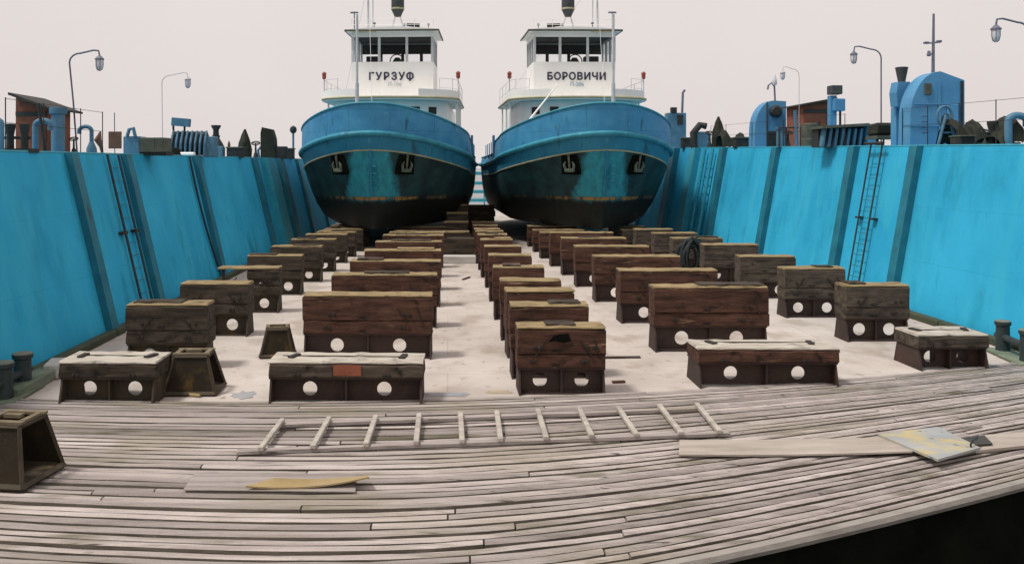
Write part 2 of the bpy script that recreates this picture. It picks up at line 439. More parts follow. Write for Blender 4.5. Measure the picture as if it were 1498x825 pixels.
def hull_material():
    """dark sides, blue-green zone between the anchor recesses, rusty boot-top line, black-green bottom"""
    m = bpy.data.materials.new('hull_paint')
    m.use_nodes = True
    N, L = m.node_tree.nodes, m.node_tree.links
    p = N['Principled BSDF']
    p.inputs['Roughness'].default_value = 0.6
    p.inputs['Specular IOR Level'].default_value = 0.3
    tc = N.new('ShaderNodeTexCoord')
    sep = N.new('ShaderNodeSeparateXYZ')
    L.new(tc.outputs['Object'], sep.inputs[0])
    def noise(s, d=6, st=(1, 1, 1)):
        mp = N.new('ShaderNodeMapping')
        mp.inputs['Scale'].default_value = st
        L.new(tc.outputs['Object'], mp.inputs[0])
        n = N.new('ShaderNodeTexNoise')
        n.inputs['Scale'].default_value = s
        n.inputs['Detail'].default_value = d
        n.inputs['Roughness'].default_value = 0.65
        L.new(mp.outputs[0], n.inputs['Vector'])
        return n.outputs['Fac']
    def rng(v, a, b, c=0.0, d=1.0):
        r = N.new('ShaderNodeMapRange')
        for k, q in (('From Min', a), ('From Max', b), ('To Min', c), ('To Max', d)):
            r.inputs[k].default_value = q
        L.new(v, r.inputs['Value'])
        return r.outputs[0]
    def math_(op, a, b=None):
        x = N.new('ShaderNodeMath')
        x.operation = op
        for i, v in enumerate((a, b)):
            if v is None: continue
            if isinstance(v, (int, float)): x.inputs[i].default_value = v
            else: L.new(v, x.inputs[i])
        return x.outputs[0]
    def mix(f, a, b):
        x = N.new('ShaderNodeMixRGB')
        L.new(f, x.inputs[0])
        for s, v in ((1, a), (2, b)):
            if isinstance(v, tuple): x.inputs[s].default_value = (*v, 1)
            else: L.new(v, x.inputs[s])
        return x.outputs[0]
    n1, n2 = noise(1.3), noise(5.0, 8, (1, 1, 0.4))
    side = mix(rng(n1, 0.35, 0.65), (0.008, 0.024, 0.026), (0.016, 0.065, 0.07))
    side = mix(rng(n2, 0.62, 0.72), side, (0.03, 0.045, 0.035))
    stem = mix(rng(n2, 0.35, 0.7), (0.03, 0.30, 0.38), (0.015, 0.15, 0.19))
    ax = math_('ABSOLUTE', sep.outputs['X'])
    edge = math_('ADD', ax, math_('MULTIPLY', n1, 0.9))
    lim = math_('ADD', math_('MULTIPLY', sep.outputs['Z'], -0.16), 1.92)    # the blue-green zone widens towards the waterline
    col = mix(rng(math_('SUBTRACT', edge, lim), -0.12, 0.10), stem, side)
    z = math_('ADD', sep.outputs['Z'], math_('MULTIPLY', n1, 0.18))
    bottom = mix(rng(n2, 0.4, 0.7), (0.0025, 0.005, 0.0045), (0.007, 0.012, 0.009))
    rust = mix(rng(n2, 0.42, 0.56), (0.05, 0.05, 0.03), (0.30, 0.17, 0.05))
    line = math_('MULTIPLY', rng(z, 2.30, 2.34), rng(z, 2.47, 2.43))
    col = mix(rng(math_('ADD', z, math_('MULTIPLY', math_('SUBTRACT', n2, 0.5), 0.5)), 2.50, 2.22), col, bottom)
    col = mix(math_('MULTIPLY', line, rng(math_('ADD', n1, math_('MULTIPLY', ax, -0.07)), 0.30, 0.42)), col, rust)
    L.new(col, p.inputs['Base Color'])
    b = N.new('ShaderNodeBump')
    b.inputs['Strength'].default_value = 0.35
    b.inputs['Distance'].default_value = 0.04
    L.new(noise(4, 8), b.inputs['Height'])
    L.new(b.outputs[0], p.inputs['Normal'])
    return m
M['hull'] = hull_material()

def water_material():
    m = material('sea_water', (0.02, 0.05, 0.06), (0.03, 0.07, 0.08), 0.05, 0.18, 0.3, bump_scale=0.8)
    return m
M['water'] = water_material()

# ------------------------------------------------------------------ the setting
water = MB().quad((-4000, -4000, -2.2), (4000, -4000, -2.2), (4000, 6000, -2.2), (-4000, 6000, -2.2)).build('water', M['water'])
tag(water, 'grey harbour water around the floating dock', 'water', kind='structure')

def far_edge(x):  return 13.72 + 0.095 * x + 0.015 * x * x
def near_edge(x): return 6.62 + 0.16 * x + 0.36 * math.sqrt(x * x + 6.25)

# steel deck between the two dock walls
mb = MB()
xs = [-9 + i * 21.5 / 30 for i in range(31)]
for a, b in zip(xs, xs[1:]):
    mb.quad((a, far_edge(a) - 0.6, 0), (b, far_edge(b) - 0.6, 0), (b, 74, 0), (a, 74, 0))
bmesh.ops.remove_doubles(mb.bm, verts=mb.bm.verts, dist=0.001)
tag(mb.build('dock_deck', M['deck']), 'pale steel dock deck between the blue walls', 'deck', kind='structure')

# planked apron at the near end: real planks with rounded edges and open joints
def apron():
    rnd = random.Random(3)
    NP = 39
    bm = bmesh.new()
    sec = [(0.12, -0.08), (0.14, 0.018), (0.24, 0.042), (0.68, 0.05), (0.85, 0.034), (0.88, -0.08)]
    cuts = [0.0]
    for k in range(NP):
        cuts.append(cuts[-1] + rnd.uniform(0.88, 1.15))
    cuts = [c / cuts[-1] for c in cuts]
    for k in range(NP):
        x = -9.0 - rnd.uniform(0, 3)
        while x < 11.25:
            x2 = x + rnd.uniform(7, 13)
            a, b = max(x, -9.0), min(x2 - 0.02, 11.25)
            x = x2
            if b - a < 0.15: continue
            n = max(2, int((b - a) / 0.45))
            dz, sk = rnd.uniform(-0.010, 0.010), rnd.uniform(-0.012, 0.012)
            rings = []
            for i in range(n + 1):
                xx = a + (b - a) * i / n
                t0, t1 = cuts[k], cuts[k + 1]
                ya = far_edge(xx) * (1 - t0) + near_edge(xx) * t0
                yb = far_edge(xx) * (1 - t1) + near_edge(xx) * t1
                wob = rnd.uniform(-0.012, 0.012)
                rings.append([bm.verts.new((xx, ya + (yb - ya) * u + wob, z + dz + sk * (u - 0.5) + rnd.uniform(-0.003, 0.003))) for u, z in sec])
            for p, q in zip(rings, rings[1:]):
                for j in range(len(sec) - 1):
                    bm.faces.new((p[j], q[j], q[j + 1], p[j + 1])).material_index = 1 if j in (0, 4) else 0
            bm.faces.new(rings[0]); bm.faces.new(rings[-1][::-1])
    m = MB(); m.bm.free(); m.bm = bm
    pk = m.build('planking', M['plank'])
    pk.data.materials.append(M['plank_edge'])
    tag(pk, 'weathered grey planking across the near end of the dock', 'planking', kind='structure')
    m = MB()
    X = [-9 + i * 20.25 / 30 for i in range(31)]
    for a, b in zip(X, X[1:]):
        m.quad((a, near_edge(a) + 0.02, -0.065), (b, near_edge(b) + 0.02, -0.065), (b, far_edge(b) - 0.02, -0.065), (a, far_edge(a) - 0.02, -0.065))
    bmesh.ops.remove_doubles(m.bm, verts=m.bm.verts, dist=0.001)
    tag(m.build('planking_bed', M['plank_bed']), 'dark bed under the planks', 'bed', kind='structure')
    m = MB()
    m.tube([(a, near_edge(a) - 0.05, -0.02) for a in X], 0.065, 8)
    tag(m.build('planking_rim', M['rim'], smooth=True), 'pale rounded timber along the near edge of the planking', 'rim', kind='structure')
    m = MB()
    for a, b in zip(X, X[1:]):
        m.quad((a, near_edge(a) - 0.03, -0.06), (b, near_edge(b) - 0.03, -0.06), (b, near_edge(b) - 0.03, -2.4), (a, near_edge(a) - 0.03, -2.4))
    m.quad((-14, -12, -1.3), (22, -12, -1.3), (22, 19, -1.3), (-14, 19, -1.3))  # flat black sheet added for the dark drop at the dock end
    tag(m.build('dark_void_platform', M['black']), 'added black platform for the dark void below the planking', 'platform', kind='structure')
apron()

# the two dock walls: sloping inner faces, ribs, kerb
LB, LS = -7.25, 0.235      # left wall: foot, outward slope
RB, RS = 11.25, 0.172
def ltop(y): return EYE + 0.20 + 0.005 * y
def rtop(y): return EYE + 0.09 + 0.0194 * y
def lface(y, z): return LB - LS * z
def rface(y, z): return RB + RS * z

def dock_wall(side, label):
    face, top = (lface, ltop) if side < 0 else (rface, rtop)
    y0, y1 = 12.0, 74.0
    root = thing('dock_wall', label, 'dock wall', (face(0, 0), y0, 0), group='blue side walls of the floating dock')
    o = Vector((face(0, 0), y0, 0))
    m = MB()
    n = 40
    rows = []
    for i in range(n + 1):
        y = y0 + (y1 - y0) * i / n
        zt = top(y)
        rows.append([m.bm.verts.new(Vector(p) - o) for p in ((face(y, -1.6), y, -1.6), (face(y, zt), y, zt), (face(y, zt) + side * 4.2, y, zt), (face(y, zt) + side * 4.2, y, -2.6))])
    for a, b in zip(rows, rows[1:]):
        for j in range(4):
            m.bm.faces.new((a[j], b[j], b[(j + 1) % 4], a[(j + 1) % 4]))
    m.bm.faces.new(rows[0]); m.bm.faces.new(rows[-1][::-1])
    m.build('wall_plating', M['wall'], root)
    # thin pale gunwale along the top edge
    m = MB()
    m.tube([Vector((face(y, top(y)) + side * 0.02, y, top(y) + 0.015)) - o for y in (y0, 30, 50, y1)], 0.03, 6)
    m.build('gunwale', M['pale_rib'], root)
    def rib(y, wid, dep, mat, name='rib'):
        m = MB()
        zt = top(y) + 0.02
        pts = []
        for yy in (y - wid / 2, y + wid / 2):
            for z in (0.0, zt):
                for e in (0.0, dep):
                    pts.append(m.bm.verts.new(Vector((face(yy, z) - side * e * (1 if side > 0 else 1) , yy, z)) - o))
        # order: y, z, e
        f = lambda *i: m.bm.faces.new([pts[k] for k in i])
        f(0, 2, 3, 1); f(4, 5, 7, 6); f(1, 3, 7, 5); f(0, 4, 6, 2); f(2, 6, 7, 3); f(0, 1, 5, 4)
        m.build(name, mat, root)
    if side < 0:
        for y, w in ((19.1, 0.36), (22.35, 0.38), (28.6, 0.44), (37.2, 0.6)):
            rib(y, w, 0.16, M['rib'])
        rib(39.8, 1.9, 0.30, M['pale_rib'], 'pilaster')  # lit strip of the wall put into the pilaster's paler colour
        rib(42.2, 0.9, 0.34, M['rib'])
        for y in (48, 54, 60): rib(y, 0.7, 0.16, M['rib'])
        ky = [12, 15, 18.9, 24, 40]
    else:
        for y, w in ((22.5, 0.36), (26.0, 0.40), (32.2, 0.5)):
            rib(y, w, 0.18, M['rib'])
        rib(42.6, 0.9, 0.3, M['pale_rib'], 'pilaster')
        rib(38.4, 0.6, 0.2, M['rib'])
        rib(46.5, 1.0, 0.3, M['rib'], 'pilaster')
        for y in (53, 60): rib(y, 0.8, 0.2, M['rib'])
        ky = [12, 16, 20, 40]
    m = MB()
    for a, b in zip(ky, ky[1:]):
        m.box(Vector((face(0, 0) - side * 0.13, (a + b) / 2, 0.075)) - o, (0.2, b - a - 0.05, 0.15), bevel=0.02)
    m.build('kerb', M['kerb'], root)
    return root
dock_wall(-1, 'blue sloping steel dock wall on the left of the deck')
dock_wall(1, 'blue sloping steel dock wall on the right of the deck, carrying the round-topped cabins')

# pipes and hose down the left wall, ladder down the right wall
def wall_line(face, top, y_top, y_bot, off, side, n=6):
    return [Vector((face(0, z) - side * off, y_top + (y_bot - y_top) * k / n, z)) for k in range(n + 1) for z in (top(y_top) * (1 - k / n) + 0.05 * (k / n),)]
t = thing('wall_ladder', 'slim dark ladder fixed to the left blue wall between two ribs', 'ladder', (lface(0, 0), 21.3, 0))
o = t.location
for y in (21.05, 21.75):
    MB().tube([p - o for p in wall_line(lface, ltop, y, y, 0.10, -1)], 0.032, 8).build('rail', M['bollard'], t, smooth=True)
for k in range(12):
    z = 0.3 + k * 0.3
    MB().tube([Vector((lface(0, z) + 0.10, 21.05, z)) - o, Vector((lface(0, z) + 0.10, 21.75, z)) - o], 0.010, 6).build('rung', M['rib'], t)
for y in (21.0, 21.8):
    MB().box(Vector((lface(0, 2.05) + 0.07, y, 2.05)) - o, (0.12, 0.3, 0.07)).build('bracket', M['dark_iron'], t)
pts = []
for k in range(15):
    u = k / 14
    z = ltop(28) * (1 - u) + 0.3 * u
    pts.append(Vector((lface(0, z) + 0.07, 27.9 - 0.15 * math.sin(u * 3.1) + 0.35 * u * u, z)))
tag(MB().tube(pts, 0.035, 6).build('hanging_hose', M['rope'], smooth=True), 'thin dark hose hanging down the left blue wall beside a rib', 'hose')

t = thing('wall_ladder', 'narrow steel ladder fixed to the right blue wall', 'ladder', (rface(0, 0), 24.5, 0))
o = t.location
for y in (24.2, 24.85):
    pts = [Vector((rface(0, z) - 0.14, y, z)) - o for z in (0.1, 1.4, 2.7, rtop(24.5) + 0.12)]
    MB().tube(pts, 0.025, 8).build('rail', M['bollard'], t, smooth=True)
for k in range(13):
    z = 0.3 + k * 0.3
    MB().tube([Vector((rface(0, z) - 0.14, 24.2, z)) - o, Vector((rface(0, z) - 0.14, 24.85, z)) - o], 0.011, 6).build('rung', M['rib'], t)
for y in (24.1, 24.95):
    MB().box(Vector((rface(0, 2.2) - 0.08, y, 2.2)) - o, (0.14, 0.2, 0.05)).build('bracket', M['dark_iron'], t)
m = MB()
m.tube([Vector((rface(0, rtop(24.5)) - 0.2, 24.0, rtop(24.5) + 0.1)) - o, Vector((rface(0, rtop(24.5)) - 0.2, 25.05, rtop(24.5) + 0.1)) - o], 0.04, 6)
m.build('top_bar', M['dark_iron'], t)

t = thing('wall_ladder', 'pale ladder on the shaded right wall beside the stern-side pilaster behind the blocks', 'ladder', (rface(0, 0), 40.2, 0))
o = t.location
for y in (39.6, 40.8):
    pts = [Vector((rface(0, z) - 0.2, y, z)) - o for z in (0.1, 2.0, rtop(44) - 0.1)]
    MB().tube(pts, 0.075, 6).build('rail', M['pale_rib'], t)
for k in range(10):
    z = 0.4 + k * 0.38
    MB().tube([Vector((rface(0, z) - 0.2, 39.6, z)) - o, Vector((rface(0, z) - 0.2, 40.8, z)) - o], 0.02, 6).build('rung', M['pale_rib'], t)

# ------------------------------------------------------------------ tugs
def tug_rail(y):  return 3.75 + 1.25 * math.exp(-max(y, 0) / 4.5)
def tug_top(y):
    z = 4.78 + 1.42 * math.exp(-max(y, 0) / 4.2)
    if y > 9.5: z = tug_rail(y) + 0.45
    return z
LEVELS = [  # z(y), stem offset, length of the curved bow, half beam
    (tug_top, -0.05, 6.2, 3.86),
    (tug_rail, 0.05, 6.4, 3.94),
    (lambda y: tug_rail(y) - 0.62, 0.30, 6.6, 3.88),
    (lambda y: 3.25 - 0.015 * y, 0.62, 6.5, 3.87),
    (lambda y: 2.45, 0.90, 7.2, 3.82),
    (lambda y: 1.85, 1.12, 7.6, 3.70),
    (lambda y: 1.30, 1.32, 8.0, 3.48),
    (lambda y: 1.02, 1.50, 8.2, 3.1),
    (lambda y: 0.96, 1.68, 8.2, 0.1)]
TLEN = 25.0
def tug_pt(lv, s):
    zf, y0, L, B = LEVELS[lv]
    y = y0 + (TLEN - y0) * s ** 2.2
    u = min(1, (y - y0) / L)
    p = 2.0 if lv < 3 else 2.0 - 0.08 * (lv - 2)
    b = B * math.sqrt(max(0, 1 - (1 - u) ** p)) if lv < 3 else B * max(0, 1 - (1 - u) ** (p + 0.1)) ** (0.58 + 0.055 * min(4, lv - 2))
    if y > 20:  b *= 1 - 0.35 * ((y - 20) / 5) ** 2
    return b, y, zf(y)
NS = 44
def skin(m, lv0, lv1, inset=0.0):
    """both sides of the hull between two levels"""
    for sgn in (-1, 1):
        rows = []
        for lv in range(lv0, lv1 + 1):
            rows.append([m.bm.verts.new((sgn * max(0, tug_pt(lv, j / NS)[0] - inset), tug_pt(lv, j / NS)[1] + (inset if j < 4 else 0), tug_pt(lv, j / NS)[2])) for j in range(NS + 1)])
        for a, b in zip(rows, rows[1:]):
            for j in range(NS):
                m.bm.faces.new((a[j], a[j + 1], b[j + 1], b[j]))
    bmesh.ops.remove_doubles(m.bm, verts=m.bm.verts, dist=0.002)
    return m

def text_mesh(s, size, depth, mat, parent, loc, name='lettering', spacing=1.0, bold=0.0, xscale=1.0):
    cu = bpy.data.curves.new('text', 'FONT')
    cu.body = s
    cu.size = size
    cu.extrude = depth
    cu.offset = 0.0
    cu.align_x = 'CENTER'
    cu.align_y = 'CENTER'
    cu.space_character = spacing
    ob = bpy.data.objects.new('text', cu)
    COL.objects.link(ob)
    bpy.context.view_layer.update()
    me = bpy.data.meshes.new_from_object(ob.evaluated_get(bpy.context.evaluated_depsgraph_get()))
    bpy.data.objects.remove(ob)
    bpy.data.curves.remove(cu)
    if bold:
        b2 = bmesh.new()
        for q, (dx, dy) in enumerate(((0, 0), (bold, 0), (-bold, 0), (0, bold), (0, -bold))):
            n0 = len(b2.verts)
            b2.from_mesh(me)
            b2.verts.ensure_lookup_table()
            for v in b2.verts[n0:]:
                v.co += Vector((dx, dy, 0.0007 * q))
        b2.to_mesh(me)
        b2.free()
    me.materials.clear()
    me.materials.append(mat)
    o = bpy.data.objects.new(name, me)
    COL.objects.link(o)
    o.parent = parent
    o.location = loc
    o.rotation_euler = (R(90), 0, 0)
    o.scale = (xscale, 1, 1)
    return o

def front_arc(hw, yf, depth, n=14):
    """outline (x, y) of a deck with a rounded front"""
    pts = []
    for k in range(n + 1):
        a = math.pi * k / n
        pts.append((-hw * math.cos(a), yf + depth * (1 - math.sin(a))))
    return pts

def tugboat(label, loc, rz, name_text, num_text, num_mat, mirror):
    t = thing('tugboat', label, 'tugboat', loc, rz, 'tugboats standing in the floating dock')
    s = -1 if mirror else 1
    # hull
    h = skin(MB(), 2, 8).build('hull', M['hull'], t, smooth=True)
    skin(MB(), 1, 2).build('strake', M['strake'], t, smooth=True)
    m = skin(MB(), 0, 1)
    skin(m, 0, 1, 0.07)
    m.build('bulwark', M['hull_blue'], t, smooth=True)
    # deck inside the bulwark and transom
    m = MB()
    L = [m.bm.verts.new((-tug_pt(1, j / NS)[0] * 0.985, tug_pt(1, j / NS)[1], tug_pt(1, j / NS)[2] + 0.03)) for j in range(1, NS + 1)]
    Rr = [m.bm.verts.new((tug_pt(1, j / NS)[0] * 0.985, tug_pt(1, j / NS)[1], tug_pt(1, j / NS)[2] + 0.03)) for j in range(1, NS + 1)]
    for j in range(len(L) - 1):
        m.bm.faces.new((L[j], L[j + 1], Rr[j + 1], Rr[j]))
    tr = [tug_pt(lv, 1.0) for lv in range(0, 9)]
    m.bm.faces.new([m.bm.verts.new((-b, y, z)) for b, y, z in tr] + [m.bm.verts.new((b, y, z)) for b, y, z in tr[::-1]])
    m.build('deck', M['rail_teal'], t)
    def loop(lv, out, dz=0.0):
        pts = [tug_pt(lv, j / NS) for j in range(NS, -1, -1)]
        P = [(-(b + out), y, z + dz) for b, y, z in pts]
        pts = pts[::-1]
        return P[:-1] + [(0, pts[0][1] - out, pts[0][2] + dz)] + [((b + out), y, z + dz) for b, y, z in pts[1:]]
    MB().tube(loop(1, 0.03), 0.115, 10).build('rub_rail', M['rail_teal'], t, smooth=True)
    MB().tube(loop(2, 0.01), 0.032, 6).build('knuckle_bar', M['cream_edge'], t, smooth=True)
    MB().tube(loop(0, 0.0), 0.05, 6).build('bulwark_cap', M['rail_teal'], t, smooth=True)
    st = [tug_pt(lv, 0) for lv in (2, 3, 4)]
    MB().tube([(0, y - 0.03, z) for b, y, z in st], 0.055, 8).build('stem_bar', M['strake'], t, smooth=True)
    # seam lines of the bulwark and freeing ports
    for sgn in (-1, 1):
        for j in (30, 33, 36):
            b, y, z = tug_pt(1, j / NS)
            MB().box((sgn * (b + 0.0), y, z + 0.38), (0.05, 0.32, 0.17), bevel=0.02).build('freeing_port', M['black'], t)
        # stanchions on the lower after part
        for y in (10.2, 11.6, 13.0, 14.4, 15.8):
            MB().tube([(sgn * 3.9, y, tug_top(y)), (sgn * 3.9, y, tug_top(y) + 0.65)], 0.03, 6).build('stanchion', M['hull_blue'], t)
        MB().box((sgn * 3.92, 9.7, tug_rail(9.7) + 0.75), (0.12, 0.25, 1.2), bevel=0.02).build('bitt', M['hull_blue'], t)
    # anchors in dark recesses either side of the stem
    for sgn in (-1, 1):
        j = 13.2
        b3, y3, z3 = tug_pt(3, j / NS)
        b2, y2, z2 = tug_pt(2, j / NS)
        c = Vector((sgn * 1.38, 0, 3.62))
        # find the hull surface there by interpolating levels 2-3
        best = None
        for jj in range(0, 400):
            q2, q3 = tug_pt(2, jj / 400), tug_pt(3, jj / 400)
            w = (q2[2] - 3.72) / max(0.01, q2[2] - q3[2])
            bb = q2[0] * (1 - w) + q3[0] * w
            if best is None or abs(bb - 1.38) < best[0]:
                best = (abs(bb - 1.38), q2[1] * (1 - w) + q3[1] * w)
        c = Vector((sgn * 1.38, best[1] - 0.03, 3.72))
        rm = rot('Z', sgn * 33) @ rot('X', 14)
        m = MB()
        pol = [(-0.36, 0.42), (0.36, 0.42), (0.42, -0.42), (-0.42, -0.42)]
        m.prism(pol, 'y', -0.06, 0.05)
        for v in m.bm.verts: v.co = rm @ v.co + c
        pl = m.build('anchor_recess', M['black'], t)
        m = MB()
        m.tube([(0, -0.12, 0.38), (0, -0.14, -0.18)], 0.045, 8)
        m.box((0, -0.15, -0.22), (0.42, 0.14, 0.13), bevel=0.02)
        for q in (-1, 1):
            m.tube([(q * 0.17, -0.15, -0.2), (q * 0.22, -0.17, 0.02), (q * 0.15, -0.16, 0.16)], [0.06, 0.055, 0.015], 8)
        m.tube([(-0.05, -0.12, 0.40), (0.0, -0.12, 0.47), (0.05, -0.12, 0.40)], 0.025, 6)
        for v in m.bm.verts: v.co = rm @ v.co + c
        m.build('anchor', M['anchor'], t, smooth=True)
    # draught marks: short dashes up the stem
    for k in range(4):
        MB().box((0.22, tug_pt(3, 0)[1] - 0.02 - 0.2 * (k - 1), 2.75 + k * 0.3), (0.14, 0.5, 0.045)).build('draught_mark', M['strake'], t)

    # deckhouse and bridge deck
    m = MB()
    arc = front_arc(2.75, 6.4, 1.5)
    m.prism(arc + [(2.75, 17), (-2.75, 17)], 'z', 3.8, 6.80)
    dh = m.build('deckhouse', M['white'], t, smooth=True)
    for x in (-2.1, -1.25, -0.4, 0.45, 1.3, 2.1):
        a = math.acos(max(-1, min(1, -x / 2.75)))
        y = 6.4 + 1.5 * (1 - math.sin(a))
        sl = math.degrees(math.atan2(1.5 * x, 2.75 * math.sqrt(max(0.05, 2.75 ** 2 - x * x))))
        m = MB().box((0, 0, 0), (0.42, 0.05, 0.34), rot=rot('Z', sl), bevel=0.015)
        m.build('window', M['interior'], dh, loc=(x, y - 0.01, 6.33))
    m = MB()
    arc = front_arc(3.35, 5.6, 1.9, 20)
    m.prism(arc + [(3.35, 13.5), (-3.35, 13.5)], 'z', 6.81, 6.93)
    m.build('bridge_deck', M['white'], t)
    m = MB()
    m.tube([(x, y - 0.0, 6.90) for x, y in [(-3.35, 13.4)] + arc + [(3.35, 13.4)]], 0.06, 6)
    m.build('bridge_deck_edge', M['cream_edge'], t, smooth=True)
    for sgn in (-1, 1):
        for y in (8.2, 10.4, 12.8):
            MB().tube([(sgn * 3.2, y, 4.0), (sgn * 3.2, y, 6.82)], 0.05, 6).build('bridge_post', M['white'], t)
    # guard rail round the bridge wings
    for sgn in (-1, 1):
        m = MB()
        path = [(sgn * 2.45, 6.55), (sgn * 3.05, 7.0), (sgn * 3.3, 7.7), (sgn * 3.3, 9.5), (sgn * 3.3, 11.5), (sgn * 3.3, 13.3)]
        for x, y in path:
            m.tube([(x, y, 6.93), (x, y, 7.85)], 0.014, 6)
        for z in (7.4, 7.85):
            m.tube([(x, y, z) for x, y in path], 0.011, 6)
        m.build('guard_rail', M['frame_grey'], t)
    m = MB()
    pts = [(x, y) for x, y in front_arc(3.30, 5.66, 1.9, 20) if abs(x) > 1.2]
    for sgn in (-1, 1):
        path = sorted([p_ for p_ in pts if p_[0] * sgn > 0], key=lambda p_: abs(p_[0])) + [(sgn * 3.30, 10.0)]
        m = MB()
        for a, b in zip(path, path[1:]):
            m.quad((a[0], a[1], 6.935), (b[0], b[1], 6.935), (b[0], b[1], 7.30), (a[0], a[1], 7.30))
        bmesh.ops.remove_doubles(m.bm, verts=m.bm.verts, dist=0.001)
        bmesh.ops.solidify(m.bm, geom=m.bm.faces[:], thickness=0.03)
        m.build('wing_screen', M['white'], t, smooth=True)
    for sgn in (-1, 1):   # side lights on their stanchions
        m = MB()
        m.tube([(sgn * 3.3, 7.6, 6.93), (sgn * 3.3, 7.6, 7.95)], 0.03, 6)
        st_ = m.build('light_stanchion', M['frame_grey'], t)
        m = MB()
        m.lathe([(0.06, 0), (0.10, 0.05), (0.10, 0.25), (0.13, 0.27), (0.05, 0.36)], (sgn * 3.3, 7.6, 7.93), 10)
        m.build('side_light', M['red_lamp'], st_)

    # wheelhouse: hollow, window band open all round
    zb, zs, zh, zr = 6.93, 8.84, 10.08, 10.34
    yf, yr, hw = 8.2, 11.3, 2.04
    wh = MB()
    th = 0.08
    wh.box((0, yf + th / 2, (zb + zs) / 2), (2 * hw, th, zs - zb))
    wh.box((0, yr - th / 2, (zb + 9.02) / 2), (2 * hw, th, 9.02 - zb))
    for sgn in (-1, 1):
        wh.box((sgn * (hw - th / 2), (yf + yr) / 2, (zb + zs) / 2), (th, yr - yf - 2 * th - 0.004, zs - zb))
    wh.box((0, yf + th / 2, (zh + zr) / 2), (2 * hw, th, zr - zh))
    wh.box((0, yr - th / 2, (9.60 + zr) / 2), (2 * hw, th, zr - 9.60))
    for sgn in (-1, 1):
        wh.box((sgn * (hw - th / 2), (yf + yr) / 2, (zh + zr) / 2), (th, yr - yf - 2 * th - 0.004, zr - zh))
    whs = wh.build('wheelhouse', M['white'], t)
    xs_ = [-hw + 0.05, -0.72, 0.66, hw - 0.05] if not mirror else [-hw + 0.05, -0.66, 0.72, hw - 0.05]
    for x in xs_:
        MB().box((x, yf + 0.05, (zs + zh) / 2), (0.13, 0.11, zh - zs + 0.004), bevel=0.015).build('window_post', M['frame_grey'], whs)
    for a, b in zip(xs_, xs_[1:]):
        MB().box(((a + b) / 2, yf + 0.07, (zs + zh) / 2), (b - a - 0.12, 0.012, zh - zs)).build('window', M['glass'], whs)
    for sgn in (-1, 1):
        for y in (yf + 1.05, yf + 2.05, yr - 0.06):
            MB().box((sgn * (hw - 0.05), y, (zs + zh) / 2), (0.09, 0.12, zh - zs + 0.004)).build('window_post', M['frame_grey'], whs)
        MB().box((sgn * (hw - 0.05), (yf + yr) / 2, (zs + zh) / 2), (0.012, yr - yf - 0.25, zh - zs)).build('window', M['glass'], whs)
    for x in (-0.95, 0.2, 1.2):
        MB().box((x, yr - 0.05, 9.32), (0.16, 0.1, 0.6)).build('rear_post', M['interior'], whs)
    # lining, wheel and console seen through the windows
    m = MB()
    m.box((0, (yf + yr) / 2, zh + 0.10), (2 * hw - 0.2, yr - yf - 0.2, 0.03))
    m.box((0, yr - 0.11, 9.84), (2 * hw - 0.2, 0.03, 0.50))
    m.box((0, yr - 0.11, 8.2), (2 * hw - 0.2, 0.03, 1.6))
    m.build('cabin_lining', M['interior'], whs)
    m = MB()
    m.box((s * 1.2, yr - 1.0, 8.7), (0.75, 0.5, 1.3), bevel=0.03)
    m.lathe([(0.2, 0), (0.25, 0.3), (0.12, 0.5)], (0.15, yf + 0.9, 8.65), 12)
    m.tube([(0.15 + 0.34 * math.cos(a * math.pi / 8), yf + 0.7, 8.95 + 0.34 * math.sin(a * math.pi / 8)) for a in range(17)], 0.03, 6, caps=False)
    m.build('helm_console', M['interior'], whs)
    # roof with a thin projecting visor
    m = MB()
    prof = [(-hw - 0.26, zr), (-hw - 0.26, zr + 0.06), (-1.2, zr + 0.17), (0, zr + 0.21), (1.2, zr + 0.17), (hw + 0.26, zr + 0.06), (hw + 0.26, zr)]
    m.prism(prof, 'y', yf - 0.32, yr + 0.35)
    m.build('wheelhouse_roof', M['white'], t)
    m = MB()
    m.box((0, yf - 0.34, zr + 0.02), (2 * hw + 0.6, 0.05, 0.09))
    for sgn in (-1, 1):
        m.box((sgn * (hw + 0.285), (yf + yr) / 2 - 0.02, zr + 0.02), (0.05, yr - yf + 0.6, 0.07))
    m.build('roof_visor', M['olive'], t)
    MB().box((s * 1.35, yf - 0.38, zr - 0.06), (1.2, 0.04, 0.06)).build('awning_strip', M['cream_edge'], t)
    # roof fittings
    m = MB()
    m.lathe([(0.16, 0.0), (0.30, 0.30), (0.33, 0.36), (0.33, 1.05), (0.28, 1.25)], (-0.15 * s + 0.0, yf + 1.1, zr + 0.92), 18)
    m.build('searchlight', M['dark_grey'], t, smooth=True)
    MB().lathe([(0.335, 0), (0.345, 0.02), (0.345, 0.07), (0.335, 0.09)], (-0.15 * s, yf + 1.1, zr + 1.27), 18).build('searchlight_band', M['cream_edge'], t)
    m = MB()
    for q in (-0.22, 0.22):
        m.tube([(-0.15 * s + q * 1.6, yf + 1.1, zr + 0.1), (-0.15 * s + q * 0.5, yf + 1.1, zr + 1.0)], 0.035, 6)
    m.build('searchlight_stand', M['frame_grey'], t)
    m = MB()
    m.tube([(-s * 1.35, yf + 0.1, zr + 0.30), (-s * 0.7, yf + 0.1, zr + 0.36)], [0.11, 0.07], 10)
    m.build('horn', M['dark_iron'], t, smooth=True)
    mm = MB()
    mm.tube([(s * 1.4, yf + 1.3, zr), (s * 1.42, yf + 1.5, 13.6)], [0.06, 0.035], 8)
    mm.tube([(s * 0.85, yf + 1.3, 12.3), (s * 2.1, yf + 1.3, 12.35)], 0.03, 6)
